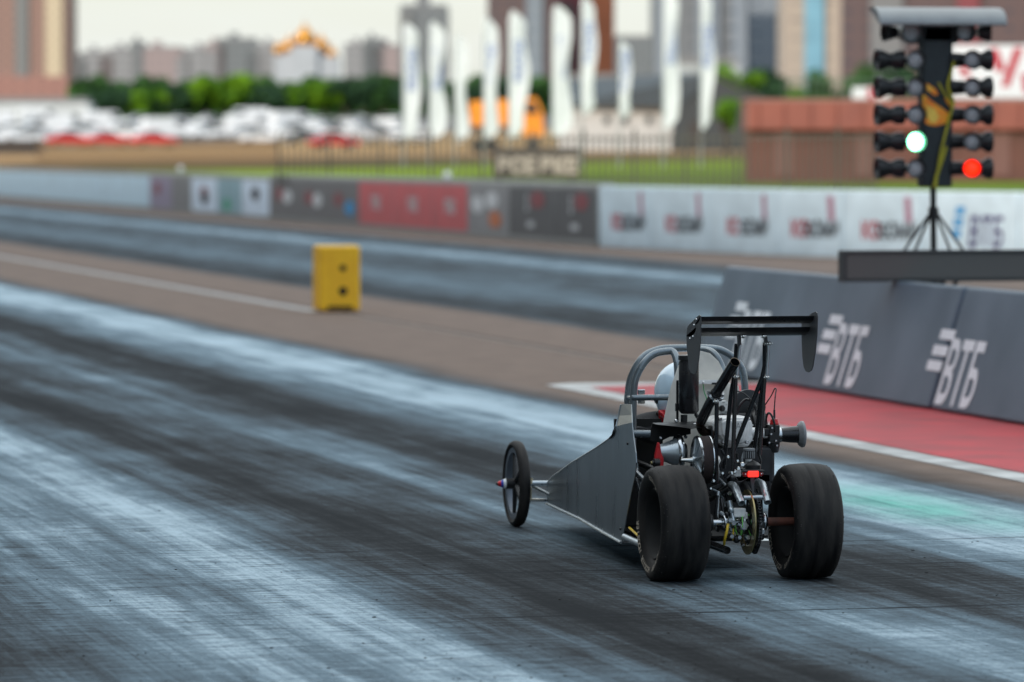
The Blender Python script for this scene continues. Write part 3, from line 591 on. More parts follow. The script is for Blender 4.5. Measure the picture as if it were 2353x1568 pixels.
# dark container, orange lorry, sheds --------------------------------
e=empty('container',P(30,HZ,330)); e.location.z=0; tag(e,'dark brown container at the left photo edge above the barrier','container')
dk=mat('dark_brown_container',(.045,.035,.030),.6,scale=.5)
q=MB(); bbox_mb(q,-140,80,326,380,300,6,base=tz(300)-.2); q.build('container_body',dk,e,e.location,smooth=0,bevel=.05)
q=MB(); bbox_mb(q,-140,84,322,326,299.8,6.4); q.build('roof_rail',dk,e,e.location,smooth=0)
d=330; c=ground_at(1160,d); e=empty('lorry',c,-yaw); tag(e,'orange yellow tipper lorry parked behind the feather flags','lorry')
s=d/F; om=mat('orange_lorry_paint',(.85,.30,.02),.4,scale=.6,var=.1); X=lambda x:(x-1160)*s; Y=lambda y:H+(HZ-y)*s-c.z
MB().prism([(X(1082),-1.1,Y(290)),(X(1078),-1.1,Y(235)),(X(1190),-1.1,Y(228)),(X(1195),-1.1,Y(290))],(0,2.3,0)).build('tipper_body',om,e,smooth=0,bevel=.05)
cb=MB().prism([(X(1200),-1.1,Y(312)),(X(1200),-1.1,Y(226)),(X(1232),-1.1,Y(226)),(X(1248),-1.1,Y(262)),(X(1248),-1.1,Y(312))],(0,2.2,0)).build('cab',om,e,smooth=0,bevel=.06)
MB().prism([(X(1208),-1.14,Y(262)),(X(1208),-1.14,Y(236)),(X(1228),-1.14,Y(236)),(X(1240),-1.14,Y(262))],(0,2.28,0)).build('window',glass,cb,smooth=0)
MB().box((X(1163),0,Y(300)),(X(1245)-X(1082),1.2,.3)).build('chassis',tyre,e,smooth=0)
for x in (1100,1130,1225):
    for sy in (-1,1): MB().lathe((X(x),sy*1.0,.45),(0,sy,0),[(-.15,.2),(-.15,.5),(.15,.5),(.15,.22),(.1,0)],16).build('wheel',tyre,e)
d=400; c=ground_at(1450,d); e=empty('house',c,-yaw); tag(e,'long white house with blue grey pitched roof and dark gable','house')
s=d/F; X=lambda x:(x-1450)*s; Y=lambda y:H+(HZ-y)*s-c.z
ww=mat('white_plaster',(.54,.54,.53),.7,scale=.6,var=.06); rf=mat('blue_grey_roof',(.035,.05,.062),.6,scale=.8,c2=(.026,.038,.046),stretch=(3,1,1)); gb=mat('grey_gable',(.045,.052,.056),.7,scale=.5)
MB().box(((X(1285)+X(1545))/2,3.0,Y(238)/2),(X(1545)-X(1285),6,Y(238))).build('wall',ww,e,smooth=0)
MB().prism([(X(1545)+.02,-1.0,0),(X(1740),-1.0,0),(X(1740),-1.0,Y(228)),(X(1640),-1.0,Y(176)),(X(1545)+.02,-1.0,Y(236))],(0,9,0)).build('gable_wall',gb,e,smooth=0)
MB().add([(X(1280),-.6,Y(245)),(X(1560),-1.2,Y(245)),(X(1652),-1.2,Y(166)),(X(1296),5,Y(182)),(X(1280),-.6,Y(248)),(X(1560),-1.2,Y(249)),(X(1652),5,Y(168))],[(0,1,2,3),(4,5,1,0),(3,2,6)]).build('roof',rf,e,smooth=0)
MB().add([(X(1652),-1.3,Y(166)),(X(1765),-1.3,Y(232)),(X(1765),8,Y(232)),(X(1652),8,Y(166)),(X(1652),-1.3,Y(172)),(X(1765),-1.3,Y(240))],[(0,1,2,3),(4,5,1,0)]).build('roof',gb,e,smooth=0)
for x in (1310,1395,1437,1492):
    f=MB().box((X(x),-.03,Y(276)),(.5,.06,.62)).build('window',glass,e,smooth=0)
    MB().box((X(x),-.07,Y(287)),(.62,.06,.05)).build('sill',ww,f,smooth=0)
MB().box((X(1600),-1.04,Y(310)),(1.1,.06,2.0)).build('door',dk,e,smooth=0)
# red shed
d=128; c=ground_at(2050,d); e=empty('shed',c,-yaw); tag(e,'long terracotta red shed with darker lower wall behind the start lights','shed')
s=d/F; X=lambda x:(x-2050)*s; Y=lambda y:H+(HZ-y)*s-c.z
up_=mat('terracotta_fascia',(.33,.10,.07),.6,scale=1.2,c2=(.25,.078,.06)); lo_=mat('dark_red_wall',(.17,.065,.048),.7,scale=.8,c2=(.115,.05,.038)); gd_=mat('grey_red_door',(.19,.09,.075),.6)
x0,x1=X(1722),X(2600)
MB().box(((x0+x1)/2,1.4,Y(415)/2+Y(300)/2-Y(415)/2),(x1-x0,2.8,Y(300))).build('lower_wall',lo_,e,smooth=0)
MB().box(((x0+x1)/2,1.3,(Y(300)+Y(232))/2),(x1-x0+.1,3.1,Y(232)-Y(300))).build('fascia',up_,e,smooth=0,bevel=.03)
MB().box(((x0+x1)/2,1.4,Y(230)),(x1-x0+.2,3.3,.05)).build('roof',mat('shed_roof',(.35,.2,.17),.6),e,smooth=0)
for x in (1800,1985,2300): MB().box((X(x),-.02,Y(345)),(.45,.05,1.3)).build('door',gd_,e,smooth=0)
for x in range(1740,2600,60): MB().box((X(x),-.29,(Y(300)+Y(234))/2),(.03,.05,.70)).build('fascia_rib',up_,e,smooth=0)
# white banner with red strokes above the shed
d=134; c=ground_at(2280,d); e=empty('hoarding',c,-yaw); tag(e,'white hoarding with large red strokes standing above the red shed','hoarding')
s=d/F; X=lambda x:(x-2280)*s; Y=lambda y:H+(HZ-y)*s-c.z
bd=MB().box(((X(2185)+X(2480))/2,0,(Y(104)+Y(226))/2),(X(2480)-X(2185),.08,Y(104)-Y(226))).build('board',M['white'],e,smooth=0)
q=MB()
for pts in (((2270,112),(2292,112),(2310,165),(2288,165)),((2310,165),(2330,110),(2350,110),(2318,200),(2300,200)),((2200,150),(2216,150),(2232,175),(2212,178)),((2345,170),(2362,170),(2372,215),(2352,215)),((2240,190),(2262,185),(2266,205),(2244,210)),((2380,112),(2400,112),(2400,215),(2380,215))):
    q.add([(X(a),-.05,Y(b)) for a,b in pts],[tuple(range(len(pts)))])
q.build('lettering',inkR,bd,smooth=0)
for x in (2200,2330,2460): MB().tube([(X(x),.09,0),(X(x),.09,Y(110))],.04,8).build('post',dk,e)
e=empty('hoarding',ground_at(2000,136),-yaw); tag(e,'small white and red board on the roof line left of the start lights','hoarding'); s=136/F; X=lambda x:(x-2000)*s; Y=lambda y:H+(HZ-y)*s-e.location.z
bd=MB().box((0,0,Y(216)),(X(2042)-X(1958),.08,.36)).build('board',M['white'],e,smooth=0); MB().box((0,-.05,Y(216)),(.16,.02,.3)).build('mark',inkR,bd,smooth=0)
for x in (-.4,.4): MB().tube([(x,.06,0),(x,.06,Y(216))],.03,8).build('post',dk,e)
# brown sign
d=104; c=ground_at(1232,d); e=empty('sign',c,-yaw); tag(e,'dark brown sign board with two pale blocks of worn lettering on the grass bank','sign')
s=d/F; X=lambda x:(x-1232)*s; Y=lambda y:H+(HZ-y)*s-c.z
bd=MB().box((0,0,(Y(340)+Y(408))/2),(X(1332)-X(1132),.1,Y(340)-Y(408))).build('board',mat('sign_brown',(.085,.072,.060),.7),e,smooth=0,bevel=.01)
lm=mat('sign_beige',(.40,.35,.29),.7,scale=4,var=.15)
for px_,tx in ((1187,'ВСЕ'),(1284,'ВКЕ')):
    put(MB(),glyphs(tx,.42,bold=.03,xs=.95),(X(px_),-.05,Y(383)),(1,0,0),(0,0,1),(0,-1,0),.004).build('lettering',lm,bd,smooth=0)
for x in (X(1150),X(1315)): MB().box((x,.08,Y(408)/2),(.07,.06,Y(408)+.4)).build('post',dk,e,smooth=0)
# feather flags
fm=mat('flag_cloth',(.84,.86,.90),.7,scale=1.5,var=.05)
_t=fm.node_tree; _tr=_t.nodes.new('ShaderNodeBsdfTranslucent'); _tr.inputs[0].default_value=(.9,.92,.95,1); _ms=_t.nodes.new('ShaderNodeMixShader'); _ms.inputs[0].default_value=.35
_t.links.new(_t.nodes['Principled BSDF'].outputs[0],_ms.inputs[1]); _t.links.new(_tr.outputs[0],_ms.inputs[2]); _t.links.new(_ms.outputs[0],_t.nodes['Material Output'].inputs[0]); fb=mat('flag_blue_print',(.20,.27,.55),.7,scale=2,var=.1)
FL=[(945,52,322,16,'tall white feather flag leftmost of the row'),(1004,48,322,15,'white feather flag second from the left of the row'),(1060,80,326,12,'dimmer white feather flag third from the left'),(1128,40,318,14,'white feather flag over the left part of the orange lorry'),(1190,24,316,18,'widest wavy white feather flag over the orange lorry'),(1290,10,312,18,'white feather flag right of the orange lorry'),
 (1352,-8,262,14,'white feather flag in front of the orange tower'),(1436,95,270,11,'short slim white feather flag over the white house roof'),(1541,-30,296,15,'tall white feather flag at the right end of the white house'),(1624,-20,298,12,'tall slim white feather flag in front of the grey gable')]
rf_=random.Random(9)
for i,(px,y0,y1,hw,l) in enumerate(FL):
    d=175; c=ground_at(px,d); e=empty('feather_flag',c,-yaw); tag(e,l,'flag','white feather flags on the bank')
    s=d/F; zt=H+(HZ-y0)*s-c.z; zb=H+(HZ-y1)*s-c.z; hwm=hw*s*1.15
    MB().tube([(-hwm,0,0),(-hwm,0,zb+(zt-zb)*.85),(-hwm*.6,0,zt-.05),(0,0,zt)],[.03,.022,.014,.01],8).build('pole',M['silver'],e)
    n=28; vs=[]; ph=rf_.uniform(0,6); am=rf_.uniform(.12,.35)
    for k in range(n+1):
        f=k/n; z=zt-(zt-zb)*f; top=min(1,f/.10)**.6; bot=1 if f<.93 else (1-(f-.93)/.07*.55)
        wv=math.sin(f*9+ph)*am*hwm*1.3*min(1,f*3)
        for j in range(5):
            g=j/4; x=-hwm+(2*hwm*top*bot+wv*1.0)*g + (0 if f>.1 else hwm*.3*(1-top)); vs.append(Vector((x,.10*math.sin(g*3+f*7+ph)*g,z)))
    fs=[(k*5+j,k*5+j+1,(k+1)*5+j+1,(k+1)*5+j) for k in range(n) for j in range(4)]
    sail=MB().add(vs,fs).build('sail',fm,e,smooth=80)
    if i not in (2,):
        q=MB(); zc=(zt+zb)/2+.1*(zt-zb)
        gl=glyphs('ШПСНО',.42,bold=.01,xs=1.0)
        q.add([(b*.9,-.02,zc+a*.9) for a,b in gl[0]],gl[1]); q.build('lettering',fb,sail,smooth=0)
# fence behind the barrier
e=empty('fence',(24.5,120,0)); tag(e,'thin dark metal picket fence running along the grass bank','fence')
fmt=mat('fence_metal',(.09,.085,.07),.6)
for k in range(95):
    px=640+k*14.6 if k<95 else 0
    d_=118-24*(px-640)/1400; g0=ground_at(px,d_); zt=2.0 if k%8 else 2.12
    MB().box((g0.x,g0.y,(g0.z+zt)/2),((.06 if k%8==0 else .026),.04,zt-g0.z)).build('post' if k%8==0 else 'picket',fmt,e,e.location,smooth=0)
q=MB()
for zz_ in (1.05,1.92):
    a=ground_at(640,118); b=ground_at(640+94*14.6,118-24*(94*14.6)/1400); a.z=b.z=zz_; q.tube([a,b],.02,6)
q.build('rail',fmt,e,e.location)
e=empty('fence',(20,150,0)); tag(e,'low brownish slat fence along the car park edge behind the pale blue barrier run','fence')
fb_=mat('brown_slats',(.20,.12,.06),.7)
for k in range(62):
    g0=ground_at(88+k*9,205); MB().box((g0.x,g0.y,g0.z+.45),(.07,.04,.95)).build('picket',fb_,e,e.location,smooth=0)
a=ground_at(88,205); b=ground_at(88+61*9,205); a.z+=.75; b.z+=.75; MB().tube([a,b],.04,6).build('rail',fb_,e,e.location)
e=empty('fence',(40,132,0)); tag(e,'tall thin green mesh fence behind the red shed','fence')
q=MB(); fg=mat('mesh_green',(.10,.16,.10),.6)
for k in range(34):
    g0=ground_at(1800+k*14,150); MB().box((g0.x,g0.y,2.0),(.03,.03,3.6)).build('picket',fg,e,e.location,smooth=0)
a=ground_at(1800,150); b=ground_at(1800+33*14,150); a.z=b.z=3.75; MB().tube([a,b],.03,6).build('rail',fg,e,e.location)
# small bollard lamps on the barrier top (pale blurred knobs)
for px,l in ((1028,'small pale round knob on top of the red barrier section'),(415,'small pale round knob on top of the grey barrier section at left')):
    p,_=wallpt(px,1.06); p=p+(p-CAM).normalized()*.15; p.z=1.06
    e=empty('knob_lamp',p); tag(e,l,'lamp'); MB().tube([(0,0,0),(0,0,.06)],.03,8).build('stem',conc,e); MB().ball((0,0,.12),.08).build('globe',M['white'],e)
# ================================================================== START LIGHTS
YT=32.75
def T(px,py,dy=0): return onY(px,py,YT+dy)
b0=T(2145,660); e=empty('start_light_tree',(b0.x,YT,b0.z)); o=e.location.copy()
tag(e,'drag start light pole with ten lamp pairs under a curved grey hood','start lights')
def put_(mb,name,m,par=None,**k): return mb.build(name,m,par or e,o,**k)
a=T(2120,60); b=T(2189,430); xc=(a.x+b.x)/2
put_(MB().box((xc,YT+.06,(a.z+b.z)/2),(b.x-a.x,.12,a.z-b.z)),'housing',M['leadgrey'],smooth=0,bevel=.012)
hs=MB().box((T(2146,62).x,YT+.05,T(2146,75).z),(.36,.10,.15)); put_(hs,'top_housing',M['leadgrey'],smooth=0,bevel=.02)
# curved hood: half barrel swept along x
x0,x1=T(2008,40).x,T(2298,40).x; zt=T(2150,17).z; prof=[]
for k in range(11):
    t=R(0+k*11); prof.append((-.17*math.cos(t)+.04,.115*math.sin(t)))
q=MB(); zc=zt-.115; n=len(prof)
vs=[Vector((x,YT+p[0]*1.1,zc+p[1]))for x in (x0,x1) for p in prof]+[Vector((x,YT+p[0]*1.03,zc+p[1]-.012))for x in (x0,x1) for p in prof]
q.add(vs,[(i,i+1,n+i+1,n+i) for i in range(n-1)]+[(2*n+i,3*n+i,3*n+i+1,2*n+i+1) for i in range(n-1)]+[(0,n,3*n,2*n),(n-1,3*n-1,4*n-1,2*n-1)]+[(i,2*n+i,2*n+i+1,i+1) for i in range(n-1)]+[(n+i,n+i+1,3*n+i+1,3*n+i) for i in range(n-1)])
put_(q,'hood',M['canopy'],smooth=40)
for x in (x0,x1): put_(MB().prism([Vector((x,YT+p[0]*1.02,zc+p[1]-.004)) for p in prof],(.008,0,0)),'hood_end',M['canopy'],smooth=0)
# pre-stage lamps
for px,rr_ in ((2091,.070),(2213,.060)):
    c=T(px,74); q=MB().lathe((c.x,YT+.02,c.z),(0,-1,0),[(-.10,.02),(-.10,rr_*.9),(.02,rr_),(.10,rr_*1.18),(.10,rr_*1.1),(.03,rr_*.95)],24); h_=put_(q,'lamp_pod',M['black'])
    put_(MB().lathe((c.x,YT+.02,c.z),(0,-1,0),[(.028,0),(.03,rr_*.95)],24),'lens',M['lens'],h_)
    put_(MB().lathe((c.x,YT+.02,c.z),(0,-1,0),[(.05,rr_*.98),(.06,rr_*.80),(.062,rr_*.80),(.055,rr_*.98)],24),'lens_ring',M['canopy'],h_)
    c=T(2050 if px<2150 else 2262,74); put_(MB().lathe((c.x,YT+.03,c.z),(-1 if px<2150 else 1,-.15,0),[(-.04,.02),(-.04,.04),(.0,.05),(.05,.065),(.05,.05)],20),'side_lamp',M['black'])
rows_=[138,201,264,326,387]
for r_,py in enumerate(rows_):
    for side in (-1,1):
        lx=2097 if side<0 else 2228; rad=.062 if side<0 else .058
        c=T(lx,py); d_=Vector((0 if side<0 else -.22,-1,0)).normalized(); cc=Vector((c.x,YT-.05,c.z))
        q=MB().lathe(cc,d_,[(-.13,.01),(-.13,.035),(-.06,.045),(.0,rad*.92),(.05,rad*1.12),(.05,rad*1.03),(.005,rad*.9)],24)
        h_=put_(q,'lamp_pod',M['black'])
        m_=M['greenlit'] if (side<0 and r_==3) else M['redlit'] if (side>0 and r_==4) else M['lens']
        ln=put_(MB().lathe(cc,d_,[(.022,0),(.018,rad*.6),(.005,rad*.92)],24),'lens',m_,h_)
        if m_ is M['greenlit']: ln['label']='bright green lit lens'
        if m_ is M['redlit']: ln['label']='bright red lit lens'
        # sideways hourglass pod for the other lane
        cx=T(2050 if side<0 else 2255,py).x; s_=-1 if side<0 else 1; hw=.088 if side<0 else .060
        q=MB().lathe((cx,YT+.03,c.z),(s_,0,0),[(-hw,.01),(-hw,.064),(-hw*.45,.066),(-.002,.047),(hw*.25,.051),(hw*.8,.073),(hw+.016,.073),(hw+.012,.058),(hw*.5,.03),(hw*.5,.0)],20)
        put_(q,'side_lamp',M['black'])
        put_(MB().box(((cx+xc)/2,YT+.06,c.z),(abs(cx-xc),.03,.03)),'bracket',M['black'],smooth=0)
        if side>0: put_(MB().lathe((T(2200,py).x,YT+.02,c.z),(1,0,0),[(-.05,.0),(-.05,.05),(.05,.045),(.05,0)],16),'side_lamp',M['black'])
# flame decal, lies on the housing front
fo=mat('flame_orange',(1.0,.20,.02),.5,scale=18,c2=(1.0,.50,.03)); fy=mat('flame_yellow',(1.0,.62,.10),.5)
q=MB()
for pts in (((2119,212),(2140,232),(2166,250),(2182,262),(2184,272),(2172,284),(2150,290),(2130,287),(2119,274)),((2121,191),(2132,193),(2150,205),(2156,218),(2147,220),(2130,208)),((2170,224),(2180,228),(2188,241),(2184,247),(2174,236))):
    q.add([T(*p)+Vector((0,-.004,0)) for p in pts],[tuple(range(len(pts)))])
put_(q,'flame_decal',fo,smooth=0,split=True)
q=MB()
for pts in (((2130,240),(2146,250),(2158,268),(2152,282),(2138,282),(2128,262)),((2125,195),(2138,203),(2144,212),(2132,205))):
    q.add([T(*p)+Vector((0,-.007,0)) for p in pts],[tuple(range(len(pts)))])
put_(q,'flame_core',fy,smooth=0,split=True)
# yellow straps
ym=mat('yellow_strap',(.50,.46,.03),.6,scale=12,c2=(.32,.30,.02))
q=MB(); q.tube(smoothpath([T(*p,-.03) for p in ((2192,142),(2185,170),(2178,200),(2190,228),(2191,240),(2184,262),(2172,310),(2160,360),(2150,432))]),.009,8)
q.tube(smoothpath([T(*p,-.035) for p in ((2156,190),(2170,215),(2185,235),(2188,250))]),.007,8)
q.tube(smoothpath([T(*p,-.035) for p in ((2174,338),(2164,370),(2152,405),(2146,430))]),.012,8)
put_(q,'strap',ym,split=True)
# pole and tripod
q=MB().tube([T(2144,425,.05),T(2146,660,.05)],.022,12); put_(q,'pole',M['black'])
q=MB().lathe(T(2145,487,.05),Vz,[(-.03,.03),(-.03,.036),(.03,.036),(.03,.03)],14); put_(q,'collar',M['black'])
for px,dy in ((2083,-.12),(2106,.22),(2180,.26),(2208,-.12)): put_(MB().tube([T(2145+(px-2145)*.15,492,.05),T(px+(px-2145)*.25,590,.05+dy)],.0095,8),'leg',M['black'])
q=MB()
for pts in (((2085,645),(2104,662),(2128,683),(2134,668),(2150,645)),((2118,645),(2126,665)),((2165,645),(2170,655),(2186,662),(2200,645)),((2150,645),(2150,668))): q.tube([T(*p,-.13) for p in pts],.013,8)
q.tube([T(2125,655,-.1),T(2165,655,-.1)],.02,8); put_(q,'mount_bracket',M['black'],split=True)
# led display board
c=T(2225,610); e=empty('led_board',(c.x,YT-.16,c.z)); o=e.location.copy(); tag(e,'long dark grey led display board fixed across below the start light pole','display')
def L4(px,py): return onY(px,py,YT-.16)
a=L4(1937,576); b=L4(2620,645)
lb=bpy.data.materials.new('led_mesh_face'); lb.use_nodes=True; t=lb.node_tree; bs=t.nodes['Principled BSDF']; bs.inputs['Roughness'].default_value=.7
tcn=t.nodes.new('ShaderNodeTexCoord'); vo=t.nodes.new('ShaderNodeTexVoronoi'); vo.inputs['Scale'].default_value=110; vo.inputs['Randomness'].default_value=0
rp=t.nodes.new('ShaderNodeValToRGB'); rp.color_ramp.elements[0].position=.25; rp.color_ramp.elements[1].position=.5; rp.color_ramp.elements[0].color=(.30,.28,.26,1); rp.color_ramp.elements[1].color=(.09,.085,.08,1)
t.links.new(tcn.outputs['Object'],vo.inputs['Vector']); t.links.new(vo.outputs[0],rp.inputs[0]); t.links.new(rp.outputs[0],bs.inputs['Base Color'])
MB().box(((a.x+b.x)/2,YT-.10,(a.z+b.z)/2),(b.x-a.x,.12,a.z-b.z)).build('board_case',M['leadgrey'],e,o,smooth=0,bevel=.006)
MB().box(((a.x+b.x)/2,YT-.163,(a.z+b.z)/2),(b.x-a.x-.05,.006,a.z-b.z-.045)).build('display_face',lb,e,o,smooth=0)
q=MB()
for z_ in (a.z-.008,b.z+.008): q.box(((a.x+b.x)/2,YT-.168,z_),(b.x-a.x+.01,.02,.014))
for x_ in (a.x+.006,b.x-.006): q.box((x_,YT-.168,(a.z+b.z)/2),(.014,.022,a.z-b.z-.032))
q.build('board_frame',mat('board_frame_grey',(.06,.06,.06),.5),e,o,smooth=0)
# ================================================================== DRAGSTER
O=Vector((OX,OY,0)); car=empty('dragster',O); tag(car,'small grey rear engined dragster with tall black rear wing and wide slick tyres','race car')
def C(mb,name,m,par=None,**k): return mb.build(name,m,par or car,O,**k)
# ---- rear wheels
RR=.2285
TP=[(-.070,.140),(-.083,.150),(-.094,.170),(-.099,.188),(-.098,.201),(-.091,.212),(-.080,.2195),(-.060,.2245),(-.022,.2275),(-.019,.2268),(-.016,.2280),(.016,.2280),(.019,.2268),(.022,.2275),(.060,.2245),(.080,.2195),(.091,.212),(.098,.201),(.099,.188),(.094,.170),(.083,.150),(.070,.140)]
for sx,px in ((-1,1548),(1,1851)):
    c=onY(px,1210 if sx<0 else 1203,OY); c=Vector((c.x,OY,RR-.004))
    rim=MB().lathe(c,(1,0,0),[(-.074,.141),(-.080,.136),(-.072,.128),(-.02,.112),(.03,.108),(.062,.124),(.080,.136),(.074,.141)],40)
    rim.lathe(c,(1,0,0),[(.010,.112),(.014,.06),(.03,.045),(.03,.02)],32)
    rm=C(rim,'rear_wheel',M['dark'])
    for k in range(5):
        a=k*1.257; C(MB().lathe(c+Vector((-.0,math.cos(a)*.045,math.sin(a)*.045)),(-1,0,0),[(-.03,.0),(-.03,.007),(.0,.007),(.0,0)],8),'lug_nut',M['steel'],rm)
    n=96; q=MB(); m_=len(TP); vs=[]
    for a_,r_ in TP:
        for k in range(n):
            t=2*math.pi*k/n; y=math.sin(t)*r_; z=math.cos(t)*r_
            lim=-(RR-.006)
            bul=0
            if z<lim*.86: bul=(lim*.86-z)/RR*.10*(1 if a_>0 else -1)*(1 if abs(a_)>.07 else 0)
            z=max(z,lim); vs.append(c+Vector((a_+bul,y,z+.004 if z<=lim else z)))
    q.add(vs,[(i*n+k,i*n+(k+1)%n,(i+1)*n+(k+1)%n,(i+1)*n+k) for i in range(m_-1) for k in range(n)])
    ty=C(q,'tyre',M['rubber'],rm,smooth=60)
    q=MB()
    for k in range(260):                       # picked up rubber crumbs and scuffs on tread edge
        t=random.uniform(0,6.283); i=random.choice((3,4,5,6,15,16,17)) ; a_,r_=TP[i]; s_=random.uniform(.0008,.0022)
        q.ball(c+Vector((a_,math.sin(t)*(r_+.0005),math.cos(t)*(r_+.0005))),s_,5)
    C(q,'rubber_crumbs',M['rubber_worn'],rm)
    txt='HOOSIER'
    for start in (-2.25,.05,2.2,-.75+3.9):
        q=MB()
        for j,ch in enumerate(txt):
            th=start+j*.105; gl=glyphs(ch,.030,bold=.0006)
            rad=.180; ctr=c+Vector((-.0985,math.sin(th)*rad*-1,math.cos(th)*rad))
            upv=Vector((-.25,-math.sin(th),math.cos(th))).normalized(); rx=Vector((0,-math.cos(th),-math.sin(th)))
            nn=rx.cross(upv).normalized(); nn=nn if nn.x<0 else -nn
            put(q,gl,ctr,rx,upv,nn,.0015)
        C(q,'tyre_lettering',M['letter'],rm,smooth=0)
# ---- rear axle, hubs, sprocket, disc, chain
def Zt(pts,y,r,**k): return MB().tube([Z(a,b,y) for a,b in pts],r,**k)
C(MB().tube([Vector((OX-.26,OY,.2245)),Vector((OX-.09,OY,.2245))],.0165,16),'axle_shaft',M['steel'])
C(MB().tube([Vector((OX+.105,OY,.2245)),Vector((OX+.27,OY,.2245))],.0165,16),'axle_shaft',M['rust'])
C(MB().tube([Vector((OX-.10,OY,.2245)),Vector((OX+.12,OY,.2245))],.013,16),'axle_core',M['steel'])
for x in (-.105,-.045,.045,.115):
    C(MB().lathe(Vector((OX+x,OY,.2245)),(1,0,0),[(-.009,.017),(-.009,.032),(-.004,.036),(.004,.036),(.009,.032),(.009,.017)],20),'bearing_housing',M['black'] if x in(-.105,.045) else M['steel'])
spx=Z(1375,1180,0).x; dx=Z(1345,1180,0).x; lx_=Z(1300,1180,0).x
spr=MB(); nT=32; pr1=[]
for k in range(nT*2): t=math.pi*k/nT; r_=.118 if k%2 else .110; pr1.append(Vector((spx-.003,OY+math.sin(t)*r_,.2245+math.cos(t)*r_)))
spr.prism(pr1,(.006,0,0)); C(spr,'sprocket',M['black'],smooth=0)
q=MB().lathe(Vector((dx,OY,.2245)),(1,0,0),[(-.003,.092),(-.003,.128),(.003,.128),(.003,.092)],40,close=True); dsc=C(q,'brake_disc',M['gold'])
q=MB()
for k in range(6):
    t=k*1.047; q.box(Vector((dx,OY+math.sin(t)*.06,.2245+math.cos(t)*.06)),(.004,.012,.075),Matrix.Rotation(-t,3,'X'))
C(q,'disc_spider',M['black'],dsc,smooth=0)
C(MB().lathe(Vector((lx_,OY,.2245)),(1,0,0),[(-.0015,.05),(-.0015,.062),(.0015,.062),(.0015,.05)],40,close=True),'brake_disc',M['lime'])
C(MB().lathe(Vector((lx_+.012,OY,.2245)),(1,0,0),[(-.003,.03),(-.003,.052),(.003,.052),(.003,.03)],40,close=True),'disc_carrier',M['steel'])
q=MB()
def chain_pt(t):
    L1=.28; r1=.116; r2=.045; hy,hz=.30,.02
    # around rear sprocket (half), then to engine shaft
    per=[math.pi*r1*1.1,.30,math.pi*r2,.30]; tot=sum(per); d=(t%1)*tot
    if d<per[0]: a=d/r1; return Vector((0,-math.sin(a)*r1,math.cos(a)*r1)),a
    d-=per[0]
    if d<per[1]: f=d/per[1]; return Vector((0,hy*f,-r1+(r1-r2+hz)*f)),math.pi
    d-=per[1]
    if d<per[2]: a=math.pi+d/r2; return Vector((0,hy-math.sin(a)*r2,hz+math.cos(a)*r2)),a
    d-=per[2]; f=d/per[3]; return Vector((0,hy*(1-f),hz+r2+(r1-r2-hz)*f)),0
nl=92
for k in range(nl):
    p,a=chain_pt(k/nl); c=Vector((spx,OY,.2245))+p; 
    for sx in (-.0055,.0055): q.box(c+Vector((sx,0,0)),(.002,.0135,.009 if k%2 else .0075),Matrix.Rotation(-a,3,'X'))
    q.tube([c+Vector((-.008,0,0)),c+Vector((.008,0,0))],.0032,6)
C(q,'drive_chain',M['blackgloss'],smooth=30)
# calipers, brackets, bolts around the axle
cal=MB().box(Z(1300,1110,-.03),(.048,.05,.035)).box(Z(1330,1125,-.03),(.018,.04,.028)); C(cal,'brake_caliper',M['cast'],smooth=0,bevel=.004,split=True)
q=MB()
for a,b,s_ in ((1255,1150,.010),(1275,1165,.012),(1330,1180,.02),(1410,1165,.017),(1425,1210,.013),(1350,1240,.012),(1305,1240,.01),(1265,1235,.010),(1405,1245,.012)):
    q.lathe(Z(a,b,-.055),(0,-1,0),[(-.03,s_*.5),(-.03,s_),(.0,s_),(.004,s_*.8),(.004,0)],6)
C(q,'bolt',M['steel'],smooth=20,split=True)
q=MB()
for a,b,s_ in ((1240,1120,.011),(1400,1180,.02),(1415,1140,.014),(1420,1240,.012),(1385,1310,.014),(1290,1250,.016),(1225,1190,.012)): q.ball(Z(a,b,-.03),s_,10)
C(q,'rubber_bush',M['black'],split=True)
C(Zt([(1190,1020),(1180,1120),(1200,1200)],.03,.006).tube([Z(1210,1040,.03),Z(1222,1120,0),Z(1250,1170,0)],.007).tube([Z(1235,1080,.02),Z(1190,1210,.04)],.006).tube([Z(1415,1030,.0),Z(1418,1120,0),Z(1425,1240,0)],.008),'axle_hanger',M['black'],split=True)
C(MB().prism([Z(1395,1150,-.04),Z(1425,1150,-.04),Z(1440,1190,-.04),Z(1425,1250,-.04),Z(1395,1250,-.04),Z(1400,1200,-.04)],(0,.01,0)),'axle_plate',M['black'],smooth=0)
C(MB().tube(smoothpath([Z(1245,1170,-.05),Z(1238,1210,-.06),Z(1228,1250,-.05),Z(1225,1275,-.02)]),.0055,8),'brake_hose',M['yellowhose'])
C(MB().tube([Z(1272,1195,-.03),Z(1272,1255,-.03)],.003,6),'spring_wire',M['yellowhose'])
C(MB().tube(smoothpath([Z(1350,1120,-.02),Z(1362,1160,-.02),Z(1352,1190,-.02),Z(1366,1230,-.02)]),.004,6),'brake_line',M['lime'])
C(MB().tube([Z(1250,1050,-.02),Z(1262,1100,-.03),Z(1275,1160,-.05)],[.012,.010,.008],10).ball(Z(1262,1098,-.04),.013,10),'shock_rod',M['silver'])
C(MB().tube([Z(1205,1110,.0),Z(1240,1135,-.02)],.008,8).tube([Z(1200,1150,.0),Z(1245,1150,-.02)],.006,8),'link_rod',M['silver'],split=True)
C(MB().prism([Z(1265,1060,-.02),Z(1335,1060,-.02),Z(1345,1100,-.02),Z(1262,1098,-.02)],(0,.03,0)),'guard_plate',M['black'],smooth=0)
